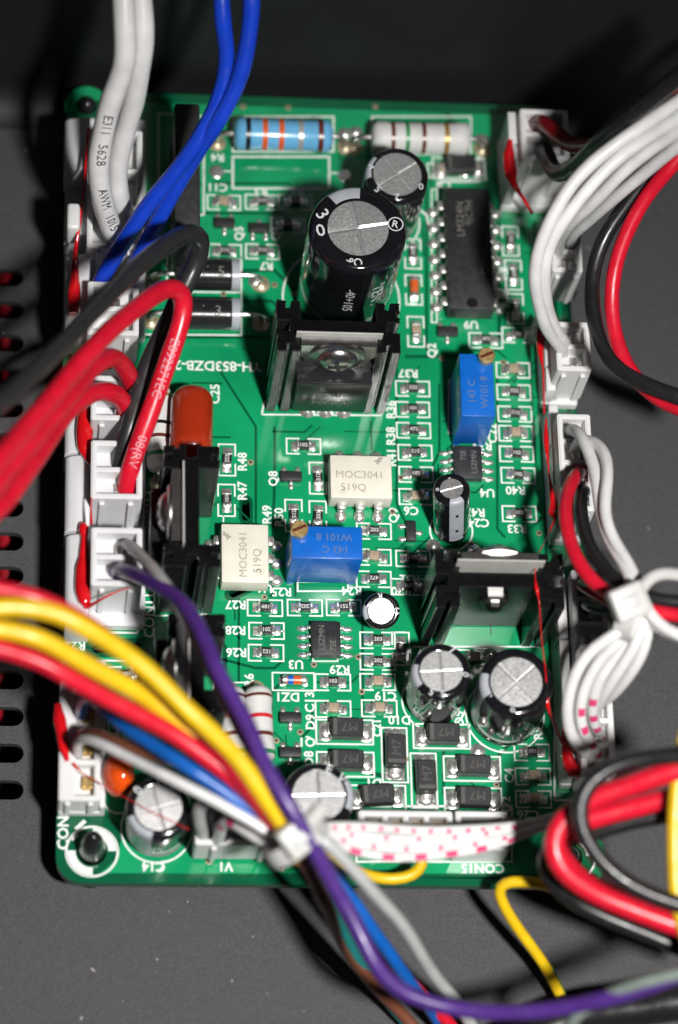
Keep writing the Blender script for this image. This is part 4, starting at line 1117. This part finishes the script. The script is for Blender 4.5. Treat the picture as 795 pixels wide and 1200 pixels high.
wire('grey_wire', 'grey', 1.65, [(147, 642, 7), (149, 637, 11), (160, 648, 16), (183, 672, 22), (205, 700, 26), (228, 742, 28), (250, 790, 29), (285, 862, 29), (322, 930, 28), (352, 966, 29), (383, 987, 29), (420, 1025, 26), (451, 1060, 22), (481, 1097, 16), (511, 1146, 8), (541, 1180, 2), (565, 1225, -3)], 'pale grey wire beside the purple wire, running straight to the bottom', LB)
wire('purple_wire', 'purple', 2.05, [(139, 676, 7), (140, 668, 12), (160, 674, 18), (190, 688, 24), (217, 709, 28), (236, 742, 31), (251, 777, 33), (268, 806, 33), (290, 848, 33), (311, 896, 33), (342, 952, 32), (376, 1010, 28), (400, 1052, 25), (424, 1097, 23), (448, 1140, 22), (480, 1168, 22), (546, 1186, 22), (600, 1187, 24), (650, 1183, 26), (717, 1168, 30), (795, 1143, 34), (840, 1125, 36)], 'purple wire crossing the whole lower board in a long curve', LB)
wire('sage_wire', 'sage', 1.5, [(655, 1225, 20), (677, 1186, 26), (717, 1166, 30), (747, 1154, 33), (795, 1142, 36), (840, 1132, 38)], 'grey green wire rising to the right along the bottom edge')
wire('black_cable', 'black', 5.0, [(600, 1225, 0), (660, 1196, 2), (720, 1184, 4), (795, 1176, 6), (850, 1172, 7)], 'thick black cable along the lower right edge')
# flat run of white wires with pink dashes
RB = 'dashed white wires running to the right'
rows = [('top', 0), ('second', 1), ('third', 2), ('bottom', 3)]
for nm, k in rows:
    wire('white_wire', 'white', 1.25, [(335, 980 + k * 2, 22), (352, 974 + k * 3, 23), (379, 969 + k * 4.5, 21), (410, 968 + k * 9.3, 19), (434, 969 + k * 10.9, 18), (470, 973 + k * 10.4, 17), (500, 974 + k * 9.9, 16), (540, 972 + k * 9.2, 15), (570, 970 + k * 8.0, 13.5), (600, 968 + k * 5.0, 12), (625, 964 + k * 3, 10), (655, 955 + k * 2.5, 8), (690, 935 + k * 2, 6)],
         '%s one of four white wires with pink dashes beside the cable tie' % nm, RB, dashes=((6.5, 34, 2.4, 0.7, -0.1, 0.7), (9.0, 34, 4.8, 0.65, 0.1, 0.65), (7.8, 34, 4.8, 0.7, -0.1, 0.7), (9.0, 34, 4.6, 1.6, 0.0, 1.2))[k])
wire('yellow_wire', 'yellow', 1.55, [(352, 985, 18), (380, 996, 14), (404, 1012, 9), (425, 1025, 6.5), (450, 1032, 5.5), (476, 1032, 5.5), (494, 1022, 6), (498, 1006, 7), (490, 985, 8), (480, 972, 6)], 'short yellow loop below the dashed white wires', LB)
wire('yellow_green_wire', 'yellow', 1.5, [(840, 1122, 18), (795, 1110, 17), (730, 1083, 14), (680, 1055, 11), (641, 1036, 9), (610, 1031, 8), (590, 1032, 8), (585, 1042, 7), (588, 1055, 6), (603, 1082, 3), (629, 1117, 0), (647, 1148, -3), (664, 1186, -5), (680, 1225, -6)], 'yellow wire with green stripe bending sharply below the board')
yg = [o for o in bpy.data.objects if o.name.startswith('yellow_green_wire')][0]
P = spline([at(*p) for p in [(616, 1100, 1.5), (629, 1117, 0), (647, 1148, -3), (664, 1186, -5), (680, 1225, -6)]])
Q = [p + Vector((0.33, 0.1, 0.12)) - Vector(yg.location) / S for p in P]
link('green_stripe', G().tube(Q[4:], 0.6, 10).mesh('green_stripe', WIRE['green']), yg)
wire('yellow_wire', 'yellow', 1.9, [(812, 820, 36), (798, 890, 34), (793, 950, 32), (791, 1010, 30), (796, 1070, 28), (812, 1120, 26)], 'yellow wire grazing the right edge of the picture')

RL = 'red and black wires looping at the lower right'
wire('black_wire', 'black', 2.2, [(850, 882, 40), (795, 885, 38), (747, 889, 36), (713, 898, 35), (688, 917, 34), (676, 943, 33), (678, 972, 32), (694, 1000, 31), (718, 1024, 30), (755, 1046, 30), (795, 1061, 30), (850, 1078, 30)], 'black wire forming the uppermost loop at the lower right', RL)
wire('red_wire', 'red', 2.7, [(850, 893, 36), (795, 904, 34), (747, 919, 32), (704, 932, 30), (683, 942, 29), (656, 960, 28), (644, 985, 27), (652, 1011, 26), (688, 1041, 26), (734, 1064, 26), (795, 1085, 26), (850, 1102, 26)], 'red wire in the wide loop inside the black one, upper strand', RL)
wire('red_wire', 'red', 2.7, [(850, 920, 31), (795, 932, 29), (747, 945, 27), (700, 957, 25), (672, 967, 24), (655, 985, 23), (655, 1005, 22), (684, 1034, 22), (730, 1054, 22), (795, 1075, 22), (850, 1094, 22)], 'red wire in the loop at the lower right, lower strand', RL)
wire('black_wire', 'black', 2.3, [(850, 940, 28), (795, 954, 26), (734, 964, 24), (690, 976, 22), (655, 987, 20), (636, 1003, 19), (642, 1027, 19), (670, 1053, 20), (725, 1082, 20), (795, 1110, 20), (850, 1130, 20)], 'black wire outside the red loop at the lower right', RL)

UR = 'wires curving at the upper right'
wire('black_wire', 'black', 2.5, [(850, 46, 60), (795, 91, 54), (755, 125, 47), (714, 156, 40), (690, 178, 32), (668, 198, 24), (652, 203, 18), (644, 190, 15), (640, 180, 12), (638, 176, 9)], 'thick black wire entering the upper right corner plug', UR)
wire('red_wire', 'dark_red', 2.3, [(850, 62, 54), (795, 104, 48), (757, 134, 41), (718, 162, 33), (692, 171, 26), (670, 170, 20), (654, 159, 18), (641, 147, 15), (632, 145, 12), (629, 148, 9)], 'dark red wire entering the upper right corner plug', UR)
wire('red_wire', 'red', 2.1, [(850, 112, 38), (815, 156, 36), (795, 186, 34), (772, 212, 31), (751, 240, 28), (731, 280, 25), (719, 320, 22), (715, 356, 20), (720, 395, 19), (736, 430, 19), (762, 459, 20), (795, 478, 22), (850, 498, 26)], 'red wire bowing outward at the right edge', UR)
wire('black_wire', 'black', 2.1, [(850, 60, 36), (800, 140, 34), (770, 190, 31), (745, 224, 28), (726, 248, 26), (709, 273, 24), (697, 312, 22), (694, 352, 21), (700, 392, 22), (714, 422, 23), (735, 441, 24), (762, 453, 25), (795, 464, 26), (850, 482, 28)], 'black wire bowing outward at the right, next to the red one', UR)
WR = 'white ribbon wires at the upper right'
wire('white_wire', 'white', 1.8, [(850, 74, 54), (800, 116, 49), (760, 143, 45), (713, 175, 42), (667, 220, 39), (637, 275, 35), (628, 325, 29), (637, 375, 20), (652, 403, 13), (661, 414, 8.5)], 'outermost white wire of the ribbon at the upper right', WR)
wire('white_wire', 'white', 1.8, [(850, 90, 53), (803, 131, 48), (765, 157, 44), (722, 187, 41), (679, 232, 38), (648, 280, 34), (638, 327, 28), (645, 372, 19), (657, 396, 13), (665, 405, 8.5)], 'second white wire of the ribbon, ending beside the outermost one', WR)
wire('white_wire', 'white', 1.8, [(850, 105, 52), (806, 146, 47), (772, 170, 42), (734, 199, 38), (696, 236, 32), (666, 262, 25), (655, 280, 18), (655, 292, 11), (657, 298, 8)], 'third white wire of the ribbon, ending in the second plug', WR)
wire('white_wire', 'white', 1.8, [(850, 121, 50), (808, 161, 45), (780, 183, 40), (745, 211, 34), (710, 240, 27), (684, 262, 20), (670, 274, 15), (668, 284, 11), (668, 290, 8)], 'innermost white wire of the ribbon at the upper right', WR)

RM = 'wires tied at the right edge'
wire('white_wire', 'white', 1.7, [(668, 507, 8), (672, 503, 12), (683, 511, 16), (696, 550, 19), (703, 595, 21), (714, 634, 23), (731, 660, 25), (745, 690, 27), (747, 722, 27), (735, 745, 26)], 'white wire curving down from the four way plug to the right tie', RM)
wire('white_wire', 'white', 1.6, [(673, 528, 8), (680, 516, 13), (699, 518, 17), (714, 538, 20), (711, 572, 22), (708, 600, 23), (720, 636, 24), (740, 668, 26), (752, 700, 27), (775, 735, 28), (850, 760, 30)], 'white wire bulging outward from the four way plug', RM)
wire('red_wire', 'red', 1.9, [(681, 553, 8), (676, 554, 13), (667, 574, 17), (663, 610, 20), (672, 648, 22), (694, 682, 24), (728, 705, 26), (761, 716, 27), (795, 720, 28), (850, 726, 30)], 'red wire from the four way plug to the right tie', RM)
wire('black_wire', 'black', 1.9, [(685, 580, 8), (683, 573, 12), (681, 600, 17), (690, 636, 20), (709, 668, 23), (735, 692, 25), (765, 704, 26), (795, 706, 27), (850, 710, 28)], 'black wire from the four way plug to the right tie', RM)
wire('dark_red_wire', 'dark_red', 1.6, [(686, 690, 7), (680, 684, 10), (690, 690, 15), (708, 702, 19), (730, 712, 23), (748, 718, 25), (775, 722, 26), (850, 735, 28)], 'short dark red wire between the long plug and the right tie', RM)
wire('black_wire', 'black', 1.5, [(690, 715, 7), (684, 706, 10), (692, 712, 14), (712, 718, 19), (735, 720, 23), (752, 720, 25), (780, 728, 26), (850, 745, 28)], 'short black wire between the long plug and the right tie', RM)
FW = 'white wires fanning out below the right tie'
fan = [('leftmost', [(752, 715, 27), (738, 736, 27), (708, 748, 26), (680, 778, 23), (665, 822, 19), (669, 861, 14), (688, 886, 9), (694, 892, 6)], None),
       ('second', [(754, 716, 26), (742, 742, 26), (715, 758, 24), (692, 786, 21), (679, 822, 17), (683, 856, 13), (697, 878, 9), (700, 884, 6)], (16, 60, 3.4, 1.3, 0.2, 1.2)),
       ('third', [(756, 717, 25), (748, 746, 24), (724, 766, 22), (704, 792, 19), (694, 822, 15), (697, 846, 11), (703, 862, 7)], (14, 60, 3.0, 1.2, 0.0, 1.3)),
       ('fourth', [(758, 718, 26), (752, 748, 25), (732, 776, 22), (713, 806, 18), (700, 826, 14), (698, 838, 9), (700, 845, 6)], None),
       ('rightmost', [(760, 719, 25), (758, 750, 24), (742, 786, 20), (722, 812, 15), (708, 822, 11), (702, 826, 7)], None)]
for nm, path, dash in fan:
    wire('white_wire', 'white', 1.6, path, '%s white wire of the fan below the right cable tie' % nm, FW, dashes=dash)
wire('white_wire', 'white', 1.6, [(746, 712, 25), (768, 734, 26), (795, 746, 27), (850, 762, 28)], 'white wire leaving the right tie toward the edge', RM)

VB = 'short wires at the V1 plug'
wire('grey_wire', 'grey', 1.7, [(238, 982, 6), (236, 970, 10), (233, 952, 14), (238, 938, 16), (252, 935, 18), (290, 955, 20), (330, 985, 21)], 'short grey wire looping out of the V1 plug', VB)
wire('black_wire', 'charcoal', 1.7, [(262, 985, 6), (260, 972, 10), (250, 952, 13), (252, 940, 15), (268, 940, 17), (300, 962, 19), (332, 988, 20)], 'short black wire looping out of the V1 plug', VB)
wire('white_wire', 'white', 1.6, [(255, 985, 7), (262, 965, 15), (272, 960, 18), (290, 975, 20), (312, 987, 21), (338, 992, 22)], 'short white wire with a pink dash at the V1 plug', VB, dashes=(7, 14, 4, 1.5, 0, 1.5))

# ------------------------------------------------------------------ cable ties
def cable_tie(c, tang, r, head, label, rr=None):
    """Nylon band round a bundle at point c with direction tang, head toward the viewer."""
    o = link('cable_tie', None, None, c)
    thing(o, label, 'cable tie')
    q = Vector(tang).normalized().to_track_quat('Z', 'Y').to_matrix().to_4x4()
    w = 2.4
    link('band', G().lathe([(r, -w / 2), (r + 0.9, -w / 2), (r + 1.1, 0), (r + 0.9, w / 2), (r, w / 2), (r, -w / 2)], 32, M=q).mesh('band', M['tie'], 50), o)
    return o
tc = at(347, 985, 25)
td = at(376, 1025, 23) - at(318, 945, 27)
tie = cable_tie(tc, td, 3.3, None, 'white cable tie round the coloured bundle at the lower board edge')
g = G().box((0, 0, 0), (4.4, 4.2, 3.2), 0.45, 3).box((0, 0, 1.65), (2.2, 1.6, 0.5), 0.15, 2)
link('head', g.mesh('head', M['tie'], 60), tie, Vector((-0.3, -0.9, 4.6)), (R(24), R(-8), R(38)))
P = spline([Vector((1.0, 0.6, 4.8)), Vector((1.7, 1.4, 4.6)), Vector((2.3, 2.2, 4.6)), Vector((2.7, 2.8, 4.4))], 0.5)
link('tail', G().tube(P, [1.1] * len(P), 8).mesh('tail', M['tie'], 60), tie)
tc = at(738, 716, 26)
tie = cable_tie(tc, (0.9, -0.35, 0.1), 3.0, None, 'white cable tie round the wires at the right edge')
link('head', G().box((0, 0, 0), (4.6, 4.4, 3.0), 0.45, 3).box((0, 0, 1.55), (2.2, 1.6, 0.5), 0.15, 2).mesh('head', M['tie'], 60), tie, Vector((-0.9, -0.2, 3.6)), (R(20), R(-5), R(22)))
P = spline([Vector((0.6, 1.2, 3.6)), Vector((2.0, 3.0, 3.8)), Vector((4.0, 3.9, 3.4)), Vector((7.0, 4.0, 2.4))], 0.5)
link('tail', G().tube(P, 0.85, 8).mesh('tail', M['tie'], 60), tie)

# ------------------------------------------------------------------ plastic board standoff in the corner hole
o = link('board_standoff', None, None, (HBL.x, HBL.y, FLOOR_Z))
thing(o, 'black plastic standoff peg poking through the lower left mounting hole', 'standoff')
link('peg', G().lathe([(0, 0), (2.6, 0), (2.6, 6.4), (1.5, 6.5), (1.45, 8.3), (1.75, 9.2), (1.7, 10.2), (1.35, 12.6), (0.95, 14.4), (0.5, 15.2), (0, 15.4)], 28).mesh('peg', M['black_nylon'], 50), o)
link('barb', G().box((0.9, 0, 9.4), (1.1, 1.2, 2.0), 0.35, 3).mesh('barb', M['black_nylon']), o)
for hp, lab in ((HBR, 'black plastic standoff under the lower right mounting hole'), (HTL, 'black plastic standoff under the upper left mounting hole')):
    o = link('board_standoff', None, None, (hp.x, hp.y, FLOOR_Z))
    thing(o, lab, 'standoff')
    link('peg', G().lathe([(0, 0), (2.6, 0), (2.6, 6.4), (1.3, 6.5), (1.3, 8.0), (1.4, 8.6), (0.8, 9.6), (0, 9.9)], 24).mesh('peg', M['black_nylon'], 50), o)

# ------------------------------------------------------------------ red sealing lacquer
def drip(pts, label, flatten=0.45):
    """pts = [(u, v, z, radius mm)] blobs and threads of lacquer lying on what is under them."""
    P = [at(u, v, z) for u, v, z, _ in pts]
    sp, rad = [], []
    for i in range(len(P) - 1):
        n_ = max(2, int((P[i + 1] - P[i]).length / 0.5))
        for k in range(n_):
            t = k / n_; ts = t * t * (3 - 2 * t)
            sp.append(P[i].lerp(P[i + 1], t)); rad.append(pts[i][3] * (1 - ts) + pts[i + 1][3] * ts)
    sp.append(P[-1]); rad.append(pts[-1][3])
    for _ in range(3): sp = [sp[0]] + [(sp[i - 1] + sp[i] * 2 + sp[i + 1]) / 4 for i in range(1, len(sp) - 1)] + [sp[-1]]
    g_ = G().tube(sp, rad, 10)
    o_ = link('lacquer_drip', g_.mesh('lacquer_drip', M['lacquer'], 70))
    thing(o_, label, 'lacquer', 'red lacquer seals on the connectors')
    return o_
drip([(96, 613, 8.2, 0.35), (99, 618, 8.3, 0.75), (99, 630, 8.0, 0.45), (98, 650, 7.9, 0.6), (97, 668, 7.8, 1.0), (97, 690, 7.8, 1.1), (99, 704, 7.9, 0.9), (103, 711, 8.0, 0.35)], 'large glossy red lacquer drop on the plates beside CON11')
drip([(101, 711, 7.5, 0.5), (110, 708, 9, 0.22), (122, 700, 11.4, 0.16), (140, 692, 11.6, 0.10), (154, 688, 12.6, 0.06)], 'fine red lacquer thread across the plug below the purple wire')
drip([(102, 466, 8.2, 0.9), (101, 485, 8.1, 1.15), (99, 505, 8.0, 1.2), (99, 523, 8.0, 1.1), (103, 538, 8.2, 0.5), (108, 546, 9, 0.2), (107, 590, 11.6, 0.10), (107, 615, 11.0, 0.2)], 'broad red lacquer streak beside the CON13 plug')
drip([(104, 150, 11.3, 0.25), (101, 190, 11, 0.2), (97, 230, 10.5, 0.15), (93, 265, 10.5, 0.25), (89, 290, 9, 0.3), (88, 320, 8.2, 0.6), (87, 345, 8.1, 0.9), (86, 368, 8, 0.7)], 'thin red lacquer run on the upper left connector')
drip([(68, 826, 6.2, 0.5), (70, 845, 6.6, 0.9), (73, 858, 6.6, 0.8), (74, 874, 6.6, 0.7), (79, 892, 6.6, 0.3)], 'red lacquer blot on the outer side of the CON3 plug')
drip([(86, 895, 6.6, 0.25), (95, 905, 6.7, 0.1), (130, 925, 9.0, 0.07), (175, 950, 12, 0.06), (222, 972, 10, 0.06)], 'hair thin red thread from the CON3 plug over the capacitor')
drip([(598, 165, 10.0, 0.4), (596, 185, 10.2, 0.9), (598, 200, 10.2, 1.0), (602, 216, 10.2, 0.5), (612, 230, 9.5, 0.25), (624, 250, 7, 0.25)], 'red lacquer streak on the upper right connector base')
drip([(637, 372, 6.5, 0.3), (634, 395, 6.2, 0.75), (633, 412, 6.2, 0.45), (637, 432, 6.3, 0.14), (638, 485, 6.4, 0.12)], 'red lacquer on the third connector base at the right')
drip([(640, 490, 6.4, 0.12), (640, 515, 6.4, 0.4), (643, 550, 6.4, 0.12), (648, 588, 6.4, 0.4), (650, 600, 6.4, 0.9), (650, 608, 5, 0.3)], 'red lacquer on the fourth connector base, ending in a drop')
drip([(652, 604, 6, 0.2), (640, 632, 10, 0.09), (628, 655, 16, 0.09), (627, 678, 17.2, 0.08), (629, 690, 17.2, 0.28), (632, 703, 16.5, 0.07), (635, 750, 15, 0.07), (640, 790, 13.8, 0.07), (642, 828, 13.0, 0.25), (650, 850, 9, 0.14), (660, 872, 6.8, 0.2), (668, 892, 6.6, 0.5)], 'red lacquer thread stretched over the wide heatsink and capacitor')
drip([(663, 845, 6.7, 0.4), (662, 870, 6.7, 0.5), (666, 893, 6.6, 0.9), (672, 905, 6.8, 1.0), (680, 908, 7, 0.5)], 'red lacquer clot at the foot of the long right connector')
